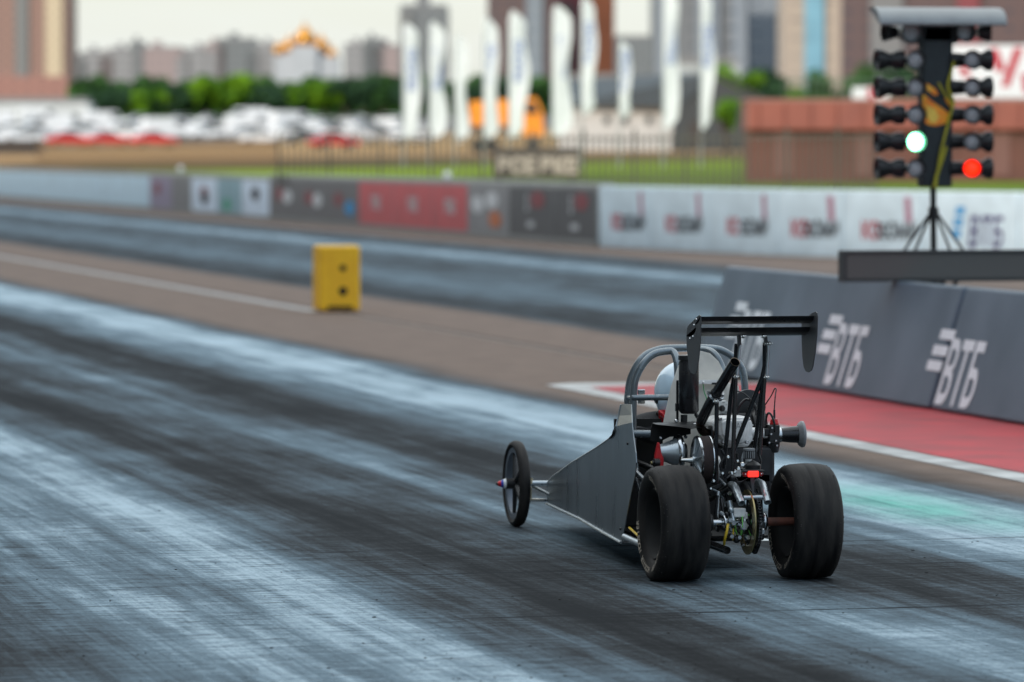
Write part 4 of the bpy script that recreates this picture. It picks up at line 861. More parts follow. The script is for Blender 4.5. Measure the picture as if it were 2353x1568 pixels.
# ---- chassis tubes at the tail
q=MB().tube(smoothpath([Z(1262,965,.12),Z(1280,975,.02),Z(1302,1030,-.06),Z(1316,1062,-.09)],5),.0145,16,hollow=.82); C(q,'wheelie_tube',M['silver'])
q=MB().tube(smoothpath([Z(1400,950,.12),Z(1425,965,.02),Z(1442,1020,-.06),Z(1452,1058,-.09)],5),.0145,16,hollow=.82); C(q,'wheelie_tube',M['silver'])
C(MB().tube([Z(1325,1033,-.06),Z(1442,1031,-.06)],.0095,14),'cross_tube',M['silver'])
C(MB().tube([Z(1262,965,.1),Z(1150,1040,.45)],.012,12),'lower_rail',M['black']); C(MB().tube([Z(1255,985,.1),Z(1130,1055,.45)],.010,12),'lower_rail',M['black'])
C(MB().tube([Z(1150,1275,.35),Z(1240,1308,-.0)],.0155,16,hollow=.82),'lower_tube',M['blackgloss'])
C(MB().tube([Z(705,1238,.55),Z(800,1280,.2)],.014,14).tube([Z(700,1230,.56),Z(705,1262,.56)],.008,8),'radius_rod',M['silver'])
C(MB().tube([Z(730,1190,.5),Z(775,1232,.3)],.005,8),'brake_hose',M['yellowhose'])
C(MB().tube([Z(760,860,.62),Z(768,905,.55),Z(820,955,.25)],.0125,12),'frame_tube',M['cage']); C(MB().tube([Z(768,920,.6),Z(803,1050,.35)],.0115,12),'frame_tube',M['cage']); C(MB().tube([Z(780,925,.5),Z(805,1000,.3)],.007,10),'frame_tube',M['silver'])
# ---- tail light
C(MB().box(Z(1376,893,-.04),(.085,.03,.008)),'light_bracket',M['black'],smooth=0,bevel=.002)
tl=C(MB().prism([Z(1322,912,-.05),Z(1328,898,-.05),Z(1425,895,-.05),Z(1432,910,-.05),Z(1424,922,-.05),Z(1328,925,-.05)],(0,.02,0)),'tail_light',M['redlens'],smooth=0,bevel=.003)
C(MB().box(Z(1376,909,-.056),(.041,.012,.0235)),'lit_lens',M['redlight'],tl,smooth=0,bevel=.002)
C(MB().ball(Z(1336,911,-.054),.004,8),'screw',M['steel'],tl); C(MB().ball(Z(1419,909,-.054),.004,8),'screw',M['steel'],tl)
C(MB().prism([Z(1362,926,-.045),Z(1384,926,-.045),Z(1380,1012,-.045),Z(1373,1018,-.045)],(0,.004,0)),'light_stalk',M['plateblack'],smooth=0)
# ---- engine
eng=MB()
vc=[(1195,628),(1215,616),(1335,612),(1352,622),(1356,690),(1345,735),(1322,750),(1250,752),(1222,735),(1200,705)]
C(MB().prism([Z(a,b,.30) for a,b in vc],(0,.05,0)),'valve_cover',M['cast'],smooth=0,bevel=.008)
C(MB().prism([Z(1275+(a-1275)*.80,684+(b-684)*.80,.288) for a,b in vc],(0,.014,0)),'valve_cover_top',M['cast'],smooth=0,bevel=.005)
C(MB().prism([Z(1160,640,.34),Z(1200,612,.34),Z(1350,608,.34),Z(1375,640,.34),Z(1378,730,.34),Z(1350,770,.34),Z(1240,775,.34),Z(1165,730,.34)],(0,.14,0)),'cylinder_head',M['cast'],smooth=0,bevel=.01)
q=MB()
for k in range(6): q.box(Z(1275,650+k*16,.43),(.125,.14,.003))
C(q,'cooling_fins',M['cast'],smooth=0)
C(put(MB(),glyphs('AV',.040,bold=-.0005,xs=.8),Z(1310,660,.286),(1,0,0),(0,0,1),(0,-1,0),.001),'engine_mark',mat('embossed_grey',(.33,.33,.33),.5),smooth=0)
q=MB()
for a,b in ((1222,742),(1345,742),(1352,622),(1205,622),(1285,765)): q.lathe(Z(a,b,.30),(0,-1,0),[(-.02,.008),(.0,.008),(.004,.006),(.004,0)],10)
C(q,'cover_bolt',M['steel'],split=True)
C(MB().prism([Z(1150,735,.4),Z(1360,745,.4),Z(1390,775,.4),Z(1230,800,.4)],(0,.12,0)),'engine_mount',M['black'],smooth=0,bevel=.004)
C(MB().box(Z(1300,860,.42),(.26,.16,.15)).box(Z(1330,960,.4),(.20,.12,.10)).box(Z(1310,720,.52),(.20,.10,.2)),'engine_block',mat('dark_engine_block',(.028,.028,.03),.5,.2,scale=20,var=.4),smooth=0,bevel=.012)
C(MB().lathe(Z(1385,680,.50),(1,0,0),[(-.02,.0),(-.02,.075),(.0,.09),(.03,.09),(.04,.06),(.04,0)],28),'flywheel_cover',M['black'])
C(MB().lathe(Z(1345,560,.56),(0,-1,0),[(-.02,.06),(.0,.072),(.02,.072),(.026,.05),(.026,0)],26),'recoil_cover',M['black'])
C(MB().prism([Z(1192,528,.50),Z(1235,526,.50),Z(1248,538,.50),Z(1248,622,.50),Z(1192,622,.50)],(0,.03,0)),'switch_panel',M['label'],smooth=0,bevel=.002)
q=MB().lathe(Z(1213,567,.495),(0,-1,0),[(-.01,.013),(.006,.012),(.006,0)],14).lathe(Z(1219,602,.495),(0,-1,0),[(-.01,.008),(.008,.007),(.008,0)],12)
q.box(Z(1216,566,.48),(.006,.016,.024)).box(Z(1219,608,.48),(.008,.01,.02)); C(q,'switch_knob',M['black'],split=True)
q=MB()
for a,b,l_ in ((1232,580,.012),(1236,586,.010),(1232,594,.012),(1236,612,.008),(1222,536,.010),(1236,548,.004)): q.box(Z(a,b,.499),(l_,.002,.0015))
C(q,'panel_print',M['black'],smooth=0)
# breather filter
bf=C(MB().lathe(Z(1355,805,.08),Vz,[(-.018,.017),(-.018,.021),(.015,.021),(.015,.017)],20),'breather_filter',M['black'])
q=MB()
for k in range(16): t=k*.3927; q.box(Z(1355,807,.08)+Vector((math.cos(t)*.0215,math.sin(t)*.0215,-.001)),(.003,.003,.028),Matrix.Rotation(t,3,'Z'))
C(q,'filter_pleats',M['grey_ring'],bf,smooth=0)
C(MB().lathe(Z(1355,783,.08),Vz,[(-.002,.0),(-.002,.024),(.006,.024),(.006,.0)],20),'filter_cap',M['grey_ring'],bf)
C(MB().tube([Z(1353,828,.08),Z(1345,860,.1),Z(1360,890,.1)],.011,12).lathe(Z(1353,836,.08),Vz,[(-.004,.013),(.004,.013)],14),'breather_neck',M['cast'])
C(MB().lathe(Z(1375,875,.05),Vz,[(-.03,.03),(.01,.032),(.02,.02),(.03,.0)],18),'oil_cap_housing',M['black'])
# carburettor and bellmouth
cb=C(MB().box(Z(1478,700,.36),(.045,.06,.075)).lathe(Z(1480,760,.36),Vz,[(-.03,.0),(-.028,.022),(0,.028),(.02,.028)],18).box(Z(1448,690,.36),(.03,.05,.03)),'carburettor',M['black'],smooth=30,bevel=.004)
C(MB().lathe(Z(1487,640,.36),Vz,[(-.016,.016),(-.004,.019),(.0,.017),(.014,.014),(.014,0)],18),'carburettor_cap',M['red'],cb)
q=MB()
for a,b in ((1470,700),(1495,735),(1500,760),(1475,668),(1460,745)): q.lathe(Z(a,b,.32),(0,-1,0),[(-.01,.004),(.004,.004),(.004,0)],8)
C(q,'carburettor_screw',M['steel'],cb,split=True)
bm_=C(MB().lathe(Z(1508,705,.36),(1,-.05,.02),[(-.01,.027),(.012,.0275),(.045,.032),(.075,.034),(.086,.038),(.082,.030),(.0,.022)],28),'bellmouth',M['blackgloss'])
C(MB().lathe(Z(1508,705,.36),(1,-.05,.02),[(.078,.036),(.084,.046),(.094,.0535),(.103,.052),(.106,.045),(.098,.036),(.085,.030)],32,close=True),'bellmouth_ring',M['grey_ring'],bm_)
C(MB().lathe(Z(1512,705,.36),(1,-.05,.02),[(-.006,.026),(-.006,.030),(.006,.030),(.006,.026)],28),'hose_clamp',M['steel'],bm_)
C(MB().tube([Z(1360,690,.36),Z(1450,698,.36)],.02,14),'intake_manifold',M['cast'])
C(MB().tube(smoothpath([Z(1487,628,.36),Z(1486,580,.37),Z(1492,500,.39),Z(1496,468,.4),Z(1488,464,.41),Z(1470,500,.45),Z(1430,560,.5),Z(1395,600,.52)]),.0026,6),'throttle_cable',M['blackgloss']); C(MB().tube([Z(1487,628,.36),Z(1487,575,.37)],.0045,8),'cable_sheath',M['blackgloss'])
C(MB().tube(smoothpath([Z(1490,690,.33),Z(1486,640,.33),Z(1470,600,.34),Z(1455,592,.35),Z(1445,615,.36),Z(1440,680,.38)]),.0048,8),'fuel_hose',M['blackgloss'])
C(MB().tube(smoothpath([Z(1270,470,.4),Z(1330,490,.42),Z(1375,540,.45),Z(1400,620,.46),Z(1402,700,.46)]),.0028,6),'cable',M['blackgloss'])
C(MB().tube(smoothpath([Z(1290,620,.45),Z(1300,560,.45),Z(1340,520,.45),Z(1385,550,.45),Z(1395,620,.45)]),.005,8),'hose',M['blackgloss'])
C(MB().tube(smoothpath([Z(1255,895,.02),Z(1275,940,.0),Z(1310,950,-.02),Z(1350,930,-.02),Z(1362,905,-.02)]),.003,6).tube(smoothpath([Z(1240,930,.0),Z(1262,915,.0),Z(1285,930,0),Z(1300,960,0)]),.004,6).ball(Z(1268,930,0),.012,8),'wiring_loom',M['black'])
for i,(pts,r_,m_) in enumerate((([(1210,780),(1225,820),(1205,870),(1230,930)],.006,'blackgloss'),([(1400,790),(1415,850),(1398,900),(1405,960)],.005,'blackgloss'),([(1290,800),(1300,850),(1340,872),(1390,860)],.0055,'black'),([(1240,960),(1230,1020),(1250,1080),(1240,1130)],.0045,'blackgloss'),([(1395,985),(1402,1040),(1390,1100),(1398,1150)],.0045,'black'),([(1165,990),(1200,1010),(1225,1060),(1222,1120)],.005,'silver'),([(1330,790),(1318,830),(1322,880)],.004,'silver'))):
    C(MB().tube(smoothpath([Z(a,b,.10+.02*i) for a,b in pts]),r_,8),'hose' if m_!='silver' else 'metal_line',M[m_])
for a,b,r_ in ((1262,905,.010),(1282,898,.007),(1300,880,.009),(1245,820,.007),(1405,905,.008),(1216,905,.007),(1256,1010,.008),(1372,1050,.008),(1388,1092,.007),(1352,1065,.006),(1310,1150,.007),(1290,1130,.008),(1325,1280,.008),(1395,1270,.008),(1170,945,.007),(1155,985,.006),(1295,840,.006),(1320,860,.011)):
    C(MB().lathe(Z(a,b,.02),(0,-1,.15),[(-.012,r_*.6),(-.012,r_),(0,r_),(.004,r_*.7),(.004,0)],6),'hex_nut',M['chrome'],smooth=10)
C(MB().box(Z(1345,870,.16),(.040,.03,.022)).box(Z(1290,905,.13),(.03,.03,.028)),'casting_block',M['cast'],smooth=0,bevel=.004,split=True)
C(MB().prism([Z(1150,980,.2),Z(1215,955,.2),Z(1228,968,.2),Z(1160,1000,.2)],(0,.006,0)).prism([Z(1178,1040,.1),Z(1192,1040,.1),Z(1222,1130,.1),Z(1206,1136,.1)],(0,.01,0)).prism([Z(1340,1078,.02),Z(1392,1076,.02),Z(1398,1096,.02),Z(1345,1104,.02)],(0,.02,0)),'bracket_plate',M['plateblack'],smooth=0,bevel=.001,split=True)
C(MB().tube([Z(1160,900,.3),Z(1250,985,.15)],.007,10).tube([Z(1195,1000,.12),Z(1185,1200,.05)],.0055,8).tube([Z(1240,1120,.03),Z(1262,1210,-.01)],.007,8),'brace_rod',M['silver'],split=True)
q=MB()
for k in range(9): q.lathe(Z(1248,1115+k*9,-.01),Vz,[(-.0012,.011),(.0012,.011),(.0012,.008),(-.0012,.008)],14,close=True)
C(q,'shock_spring',M['steel'])
# ---- clutches and belt
dp=MB(); c=Z(985,795,.30); dp.lathe(c,(1,0,0),[(-.012,.02),(-.012,.066),(-.004,.072),(.004,.072),(.012,.066),(.012,.02)],40)
pl=C(dp,'drive_pulley',M['steel'])
C(MB().lathe(c,(1,0,0),[(-.085,.018),(-.085,.030),(-.06,.036),(-.012,.055)],32),'pulley_cone',M['silver'],pl)
q=MB().lathe(c,(1,0,0),[(.012,.035),(.03,.035)],24); C(q,'pulley_hub',M['black'],pl)
c2=Z(1108,835,.22); q=MB().lathe(c2,(1,0,0),[(-.022,.085),(-.024,.094),(-.020,.097),(-.014,.094)],48); big=C(q,'driven_pulley',M['steel'])
q=MB().lathe(c2,(1,0,0),[(-.040,.0),(-.040,.016),(-.026,.022),(-.020,.088)],48); C(q,'pulley_face',M['silver'],big)
q=MB()
for k in range(8):
    t=k*.785+.2; a=c2+Vector((-.030,math.sin(t)*.022,math.cos(t)*.022)); b=c2+Vector((-.021,math.sin(t)*.085,math.cos(t)*.085)); q.tube([a,b],[.007,.003],6)
C(q,'pulley_spoke',M['silver'],big)
C(MB().lathe(c2,(1,0,0),[(-.014,.080),(-.014,.0945),(.024,.0945),(.024,.080)],56,close=True),'belt',M['belt'],big)
C(MB().lathe(c2,(1,0,0),[(.025,.080),(.025,.097),(.029,.097),(.029,.0)],48),'pulley_flange',M['steel'],big)
C(MB().tube([c2+Vector((-.085,0,.0)),c2+Vector((-.03,0,0))],[.006,.014],14),'shaft_cone',M['chrome'],big)
C(MB().lathe(Z(1180,870,.24),(1,0,0),[(-.045,.030),(-.02,.030),(-.018,.010),(.0,.012),(.003,.043),(.012,.043),(.016,.03),(.016,0)],28),'clutch_hub',M['cast'])
br=[(880,743),(890,748),(898,800),(910,830),(910,880),(900,900),(862,900),(860,845),(868,800)]
C(MB().prism([Z(a,b,.26) for a,b in br],(0,.022,0)),'clutch_bracket',M['red'],smooth=0,bevel=.004)
C(MB().lathe(Z(872,850,.25),(-1,-.1,0),[(-.01,.017),(.012,.017),(.012,.009),(.02,.009),(.02,0)],14),'clutch_knob',M['black']); C(MB().lathe(Z(853,851,.25),(-1,-.1,0),[(.0,.008),(.010,.008),(.010,0)],6),'brass_nut',M['gold'],smooth=10)
# heat shield over the clutch
hs=[(840,660),(850,642),(880,640),(975,634),(1090,640),(1160,655)]
C(MB().add([Z(850,642,.42),Z(1060,634,.50),Z(1165,655,.30),Z(1050,672,.22),Z(990,662,.25),Z(870,650,.28)],[(0,1,2,3,4,5)]).add([Z(850,644,.421),Z(1060,636,.50),Z(1165,657,.30),Z(1050,674,.22),Z(990,664,.25),Z(870,652,.28)],[(5,4,3,2,1,0)]),'belt_guard_top',M['black'],smooth=0)
C(MB().prism([Z(842,735,.40),Z(842,668,.40),Z(852,645,.40),Z(990,664,.40),Z(1050,673,.40),Z(1050,700,.40),Z(1000,712,.40),Z(940,715,.40),Z(900,735,.40)],(0,.006,0)),'belt_guard',M['dark'],smooth=0)
C(MB().prism([Z(1158,660,.3),Z(1165,660,.3),Z(1165,720,.3),Z(1158,720,.3)],(0,.05,0)),'guard_bracket',M['black'],smooth=0)
q=MB()
for a,b in ((893,720),(1025,716),(975,632),(1072,650)): q.lathe(Z(a,b,.38),(0,-1,0),[(-.01,.007),(.0,.007),(.004,.004),(.004,0)],8)
C(q,'guard_bolt',M['steel'],split=True)
# ---- catch can
c=Z(1040,440,.46); kz=.43988/570
cn=C(MB().lathe(c,Vz,[(-.118,.0),(-.118,.030),(-.110,.037),(-.105,.0405),(.085,.0405),(.095,.038),(.098,.0)],36),'catch_can',M['blackgloss'])
C(MB().lathe(Z(1032,306,.46),Vz,[(-.006,.034),(-.006,.036),(.012,.036),(.014,.033),(.014,0)],24),'can_cap',M['black'],cn)
C(MB().tube([Z(1015,600,.47),Z(1015,636,.47)],.014,12).tube([Z(1075,595,.46),Z(1092,620,.45)],.008,10),'can_fitting',M['black'],cn,split=True)
C(MB().box(Z(980,530,.52),(.008,.01,.17)).box(Z(978,560,.5),(.012,.012,.03)),'can_bracket',M['black'],smooth=0,split=True)
# ---- exhaust
ex=smoothpath([Z(1165,705,.34),Z(1120,690,.32),Z(1102,660,.29),Z(1108,625,.26),Z(1148,545,.19)],5)
C(MB().tube(ex,.0185,18),'exhaust_elbow',mat('heated_steel',(.07,.045,.035),.3,.8,scale=30,var=.3))
C(MB().tube([Z(1105,632,.26),Z(1150,540,.18),Z(1282,324,-.03)],.0205,22,hollow=.9),'exhaust_pipe',M['blackgloss'])
C(MB().lathe(Z(1181,490,.131),(Z(1282,324,-.03)-Z(1150,540,.18)),[(-.010,.0215),(-.008,.0235),(.008,.0235),(.010,.0215)],22),'exhaust_clamp',M['black'])
q=MB(); ax_=(Z(1282,324,-.03)-Z(1150,540,.18)).normalized(); u_=ax_.cross(Vz).normalized(); v_=ax_.cross(u_); c0=Z(1181,490,.131); pts=[]
for k in range(241):
    t=k/240*4.6-.4; rr_=.031+.006*math.sin(k*1.6); pts.append(c0+(u_*math.cos(t)+v_*math.sin(t))*rr_+ax_*.006*math.cos(k*1.6))
q.tube(pts,.0009,5); C(q,'exhaust_spring',M['steel'])
C(MB().lathe(Z(1282,324,-.03),ax_,[(.0005,.0187),(.0015,.0205),(.0005,.0207)],22),'exhaust_lip',mat('pipe_edge',(.35,.25,.17),.35,.8))
# ---- wing
xl=Z(1100,150,-.06).x; xr=Z(1700,140,-.06).x
def foil(y0,z0,y1,z1,th):   # trailing (y0,z0) to leading (y1,z1): closed section
    pts=[];n=8
    dv=Vector((0,y1-y0,z1-z0)); ln=dv.length; dn=Vector((0,-dv.z,dv.y))/ln
    for k in range(n+1):
        t=k/n; h=th*math.sin(math.pi*t**.55)**.8 if 0<t<1 else 0
        pts.append(Vector((0,y0,z0))+dv*t+dn*h*.35-dn*.25*th*math.sin(math.pi*t))
    for k in range(n-1,0,-1):
        t=k/n; h=th*math.sin(math.pi*t**.55)**.8
        pts.append(Vector((0,y0,z0))+dv*t-dn*h*.65-dn*.35*th*math.sin(math.pi*t))
    return pts
zf=lambda b:Z(1400,b,-.06).z
for name,sec in (('wing_flap',foil(-.06,zf(85),.025,zf(130),.012)),('main_plane',foil(.0,zf(146),.165,zf(196),.018))):
    C(MB().prism([Vector((xl,OY,0))+p for p in sec],(xr-xl,0,0)),name,M['wingblack'],smooth=45)
def plate(x,pts,name):
    pp=[ZX(a,b,x) for a,b in pts]; return C(MB().prism(pp,(.0035 if x<OX else -.0035,0,0)),name,M['plateblack'],smooth=0,bevel=.001)
lp=[(1031,146),(1036,134),(1088,82),(1095,78),(1101,84),(1102,120),(1100,210),(1092,300),(1083,365),(1075,382),(1064,388),(1050,380),(1040,362),(1034,300),(1028,240),(1027,190)]
lpl=plate(xl,lp,'end_plate')
q=MB()
for a,b in ((1080,103),(1068,132),(1062,192),(1046,203)): q.lathe(ZX(a,b,xl),(-1,0,0),[(-.004,.0055),(.001,.0055),(.0035,.0035),(.0035,0)],10)
C(q,'plate_bolt',M['steel'],lpl,split=True)
rp=[(1632,170),(1634,110),(1690,66),(1706,60),(1714,68),(1716,85),(1713,180),(1704,270),(1692,345),(1684,368),(1670,378),(1655,374),(1644,352),(1637,300),(1634,230)]
plate(xr,rp,'end_plate')
# wing struts
def strut(pts,ys,r,name='wing_strut',m='blackgloss',n=12):
    return C(MB().tube([Z(a,b,y) for (a,b),y in zip(pts,ys)],r,n),name,M[m])
strut([(1186,515),(1182,955)],[.12,.15],.0088)
strut([(1290,232),(1278,400),(1262,480),(1222,880)],[.06,.10,.12,.16],.0090)
strut([(1285,405),(1268,910)],[.09,.08],.0088)
strut([(1437,232),(1436,345),(1425,400),(1270,800)],[.06,.08,.09,.14],.0092)
strut([(1432,390),(1418,500),(1382,790)],[.09,.1,.16],.0088); strut([(1436,400),(1410,810)],[.09,.08],.0088)
strut([(1308,235),(1290,398)],[.03,.03],.0058,'wing_link','silver'); strut([(1458,235),(1447,395)],[.03,.03],.0058,'wing_link','silver')
q=MB()
for a,b,y in ((1305,230,.03),(1325,190,.0),(1287,402,.03),(1430,190,.0),(1462,228,.03),(1440,226,.04),(1446,404,.03),(1181,530,.1)):
    q.ball(Z(a,b,y),.0085,12); q.tube([Z(a-13,b+1,y),Z(a+14,b-1,y)],.0038,8)
C(q,'rod_end',M['chrome'],split=True)
C(MB().prism([Z(1298,185,.01),Z(1315,183,.01),Z(1312,232,.01),Z(1300,245,.01)],(0,.02,0)).prism([Z(1432,182,.01),Z(1448,182,.01),Z(1455,225,.01),Z(1440,225,.01)],(0,.02,0)),'wing_bracket',M['black'],smooth=0,split=True)
# ---- roll cage
rad=.0150
hoopA=smoothpath([Z(722,560,.98),Z(722,500,.98),Z(740,400,.98),Z(800,300,.98),Z(880,260,.98),Z(960,252,.98),Z(1150,252,.98),Z(1230,272,.98),Z(1300,330,.98),Z(1330,420,.98),Z(1335,640,.98)],7)
C(MB().tube(hoopA,rad,16),'roll_hoop',M['cage'])
hoopB=smoothpath([Z(748,660,.80),Z(750,540,.80),Z(760,420,.80),Z(805,330,.80),Z(860,282,.80),Z(925,268,.80),Z(958,272,.79),Z(975,310,.76),Z(982,380,.74),Z(985,640,.70)],7)
C(MB().tube(hoopB,rad,16),'roll_hoop',M['cage'])
hoopC=smoothpath([Z(1040,262,.9),Z(1130,262,.85),Z(1175,285,.80),Z(1210,345,.78),Z(1225,420,.76),Z(1230,640,.74)],7)
C(MB().tube(hoopC,rad,16),'roll_hoop',M['cage'])
C(MB().tube([Z(752,510,.79),Z(940,509,.76)],.0125,14).ball(Z(752,510,.79),.0128,10),'shoulder_bar',M['cage']); C(MB().tube([Z(1250,505,.76),Z(1300,502,.76),Z(1362,495,.80)],.0125,14),'shoulder_bar',M['silver'])
C(MB().tube([Z(722,510,.98),Z(752,508,.80)],.010,12),'cage_link',M['cage'])
C(MB().tube([Z(748,540,.80),Z(745,800,.80)],rad,14).tube([Z(722,540,.98),Z(722,760,.98)],rad,14),'cage_upright',M['cage'],split=True)
C(MB().tube([Z(750,700,.70),Z(1000,706,.70)],.0165,16),'seat_bar',M['cage'])
C(MB().box(Z(788,508,.90),(.012,.03,.05)).box(Z(792,480,.88),(.03,.012,.02)).box(Z(792,528,.88),(.03,.012,.022)),'mirror_bracket',M['steel'],smooth=0,bevel=.003,split=True)
# aluminium firewall behind the driver
fwp=[(905,650),(918,585),(948,450),(985,345),(1010,300),(1050,272),(1100,266),(1150,278),(1195,320),(1225,380),(1240,430),(1275,436),(1300,450),(1310,520),(1270,640),(1260,900),(905,900)]
C(MB().prism([Z(a,b,.68) for a,b in fwp],(0,.004,0)),'firewall',M['alu'],smooth=0,bevel=.0008)
C(MB().box(Z(1150,428,.66),(.13,.02,.016)).ball(Z(1115,430,.65),.006,8).ball(Z(1090,428,.65),.005,8),'harness_tray',M['cast'],smooth=30)
C(MB().box(Z(1190,436,.655),(.05,.016,.008)),'harness_clip',M['black'],smooth=0)
C(MB().tube(smoothpath([Z(1114,432,.655),Z(1120,480,.655),Z(1134,530,.655),Z(1120,640,.655),Z(1095,720,.655)]),.0018,6),'ground_wire',M['green'])
# ---- body shell
A_=Vector((OX-.285,OY+.85,0)); B_=Vector((OX-.120,OY+2.75,0))
def SP(zx,zy,off=0):
    r=ray(1125.3+.43988*zx,689.7+.43988*zy); u=B_-A_; nrm=Vector((u.y,-u.x,0)).normalized()
    if nrm.x<0: nrm=-nrm
    return CAM+r*((A_+nrm*off-CAM).dot(nrm)/r.dot(nrm))
side=[(685,546),(700,543),(738,545),(741,600),(742,640),(750,715),(762,800),(765,850),(762,890),(755,930),(725,1070),(705,1180),(690,1265),(600,1215),(470,1140),(350,1085),(302,1062),(296,1010),(299,958),(330,922),(430,850),(560,770),(600,742),(636,716),(648,700),(660,660),(672,605)]
up_n={(685,546):.020,(700,543):.020,(738,545):.020,(741,600):.011,(672,605):.012}
sp_=[SP(a,b,up_n.get((a,b),0)) for a,b in side]; inw=Vector((B_-A_)); inw=Vector((inw.y,-inw.x,0)).normalized()
if inw.x<0: inw=-inw
ns=len(sp_); lowi=list(range(3,ns-3)); lowi=[3]+list(range(4,ns-2))
lowp=[SP(*side[3],.022)]+[sp_[i] for i in range(4,ns-2)]
q=MB(); q.add(sp_+[p+inw*.004 for p in sp_],[])
fold=[4]+list(range(5,ns-2)); upi=[ns-2,ns-1,0,1,2,3,4]; upi=[i for i in upi]
q.f.append(tuple(range(4,ns-1))); q.f.append(tuple([ns-2,ns-1]+[0,1,2,3,4]))
q.f.append(tuple(i+ns for i in reversed(range(4,ns-1)))); q.f.append(tuple(i+ns for i in reversed([ns-2,ns-1,0,1,2,3,4])))
for i in range(ns): q.f.append((i,(i+1)%ns,ns+(i+1)%ns,ns+i))
C(q,'side_panel',M['panel'],smooth=0)
C(MB().tube([p+Vector((0,0,.001)) for p in sp_[18:ns]]+[sp_[0]],.0032,8),'panel_edge',M['silver'])
mir=lambda p:Vector((2*(OX+.01)-p.x,p.y,p.z))
rp_=[p.copy() for p in sp_]
for p in rp_: p.y=max(p.y,OY+.97); 
for p,q_ in zip(rp_,sp_):                      # stay on the panel's own plane
    t=(p.y-A_.y)/(B_.y-A_.y); p.x=A_.x+(B_.x-A_.x)*t+.012; 
    if q_.z>.50: p.z=.50
C(MB().prism([mir(p) for p in rp_ if True],Vector((-inw.x,inw.y,0))*.004),'side_panel',M['panel'],smooth=0)
C(MB().lathe(Z(1428,868,.5),(1,0,0),[(-.02,.0),(-.02,.062),(-.012,.070),(.006,.070),(.010,.062),(.010,.0)],36),'fuel_tank',M['black'])
i0,i1=17,24   # nose point to cowl
deck=sp_[16:24]; q=MB(); n=len(deck); vs=[]
for p in deck:
    for k in range(7):
        f=k/6; m_=mir(p); v=p.lerp(m_,f); v.z+=.035*math.sin(math.pi*f)*(1 if p is not deck[0] and p is not deck[1] else .3); vs.append(v)
q.add(vs,[(i*7+k,i*7+k+1,(i+1)*7+k+1,(i+1)*7+k) for i in range(n-1) for k in range(6)])
C(q,'nose_deck',M['panel'],smooth=60)
bot=sp_[12:17]; q=MB(); q.add([p+Vector((-.006,0,-.004)) for p in bot]+[mir(p)+Vector((.006,0,-.004)) for p in bot],[(i,i+1,len(bot)+i+1,len(bot)+i) for i in range(len(bot)-1)])
C(q,'floor_pan',M['silver'],smooth=0)
C(MB().tube([p+Vector((-.004,0,-.002)) for p in bot],.006,8),'floor_lip',M['silver'])
q=MB()
for a,b in ((722,750),(684,1196)): q.lathe(SP(a,b),-inw,[(0,.0065),(.003,.0055),(.005,.003),(.005,0)],12)
C(q,'panel_rivet',M['black'],split=True)
q=MB(); q.box(Vector((OX+.01,OY+1.02,.36)),(.50,.02,.44)); C(q,'cockpit_bulkhead',M['dark'],smooth=0)
C(MB().box(Vector((OX+.01,OY+.86,.13)),(.50,.8,.01)).box(Vector((OX-.10,OY+.55,.20)),(.02,.5,.18)),'belly_tray',M['dark'],smooth=0,split=True)
C(MB().tube([Vector((OX-.15,OY+.9,.15)),Vector((OX-.08,OY+.1,.17))],.012,10).tube([Vector((OX+.16,OY+.9,.15)),Vector((OX+.10,OY+.1,.17))],.012,10).tube([Vector((OX-.20,OY+.9,.42)),Vector((OX-.06,OY+.12,.33))],.012,10).tube([Vector((OX+.22,OY+.9,.42)),Vector((OX+.09,OY+.12,.33))],.012,10),'frame_rail',M['black'],split=True)
C(MB().prism([Z(752,690,.9),Z(775,662,.9),Z(815,668,.9),Z(842,680,.9),Z(842,705,.9),Z(752,705,.9)],(0,.1,0)),'seat_pad',M['suit'],smooth=0,bevel=.01)
C(MB().tube([SP(655,680)+Vector((-.005,0,0)),SP(648,705)+Vector((-.005,0,0)),SP(632,722)+Vector((-.005,0,0))],.004,6),'cowl_hinge',M['black'])
# ---- front axle and wheels
YF=2.90
C(MB().tube([Z(208,957,YF),Z(420,957,YF)],.0115,12),'front_axle',M['silver']); C(MB().tube([Z(226,973,YF),Z(350,1036,YF-.25)],.0075,10),'axle_brace',M['cage']); C(MB().tube([Z(337,960,YF-.2),Z(345,1040,YF-.25)],.006,10),'axle_brace',M['cage'])
C(MB().tube([Z(202,1045,YF),Z(290,1046,YF-.1)],.0075,10).ball(Z(205,1050,YF),.012,10),'steering_rod',M['chrome']); C(MB().tube([Z(285,1046,YF-.1),Z(470,1048,YF-.2)],.006,10),'steering_rod',M['cage'])
C(MB().tube([Z(202,930,YF),Z(202,1052,YF)],.010,12).box(Z(202,1005,YF),(.024,.03,.05)).lathe(Z(204,945,YF),Vz,[(-.012,.018),(.012,.018)],14),'spindle_bracket',mat('gold_bracket',(.55,.48,.32),.35,.7))
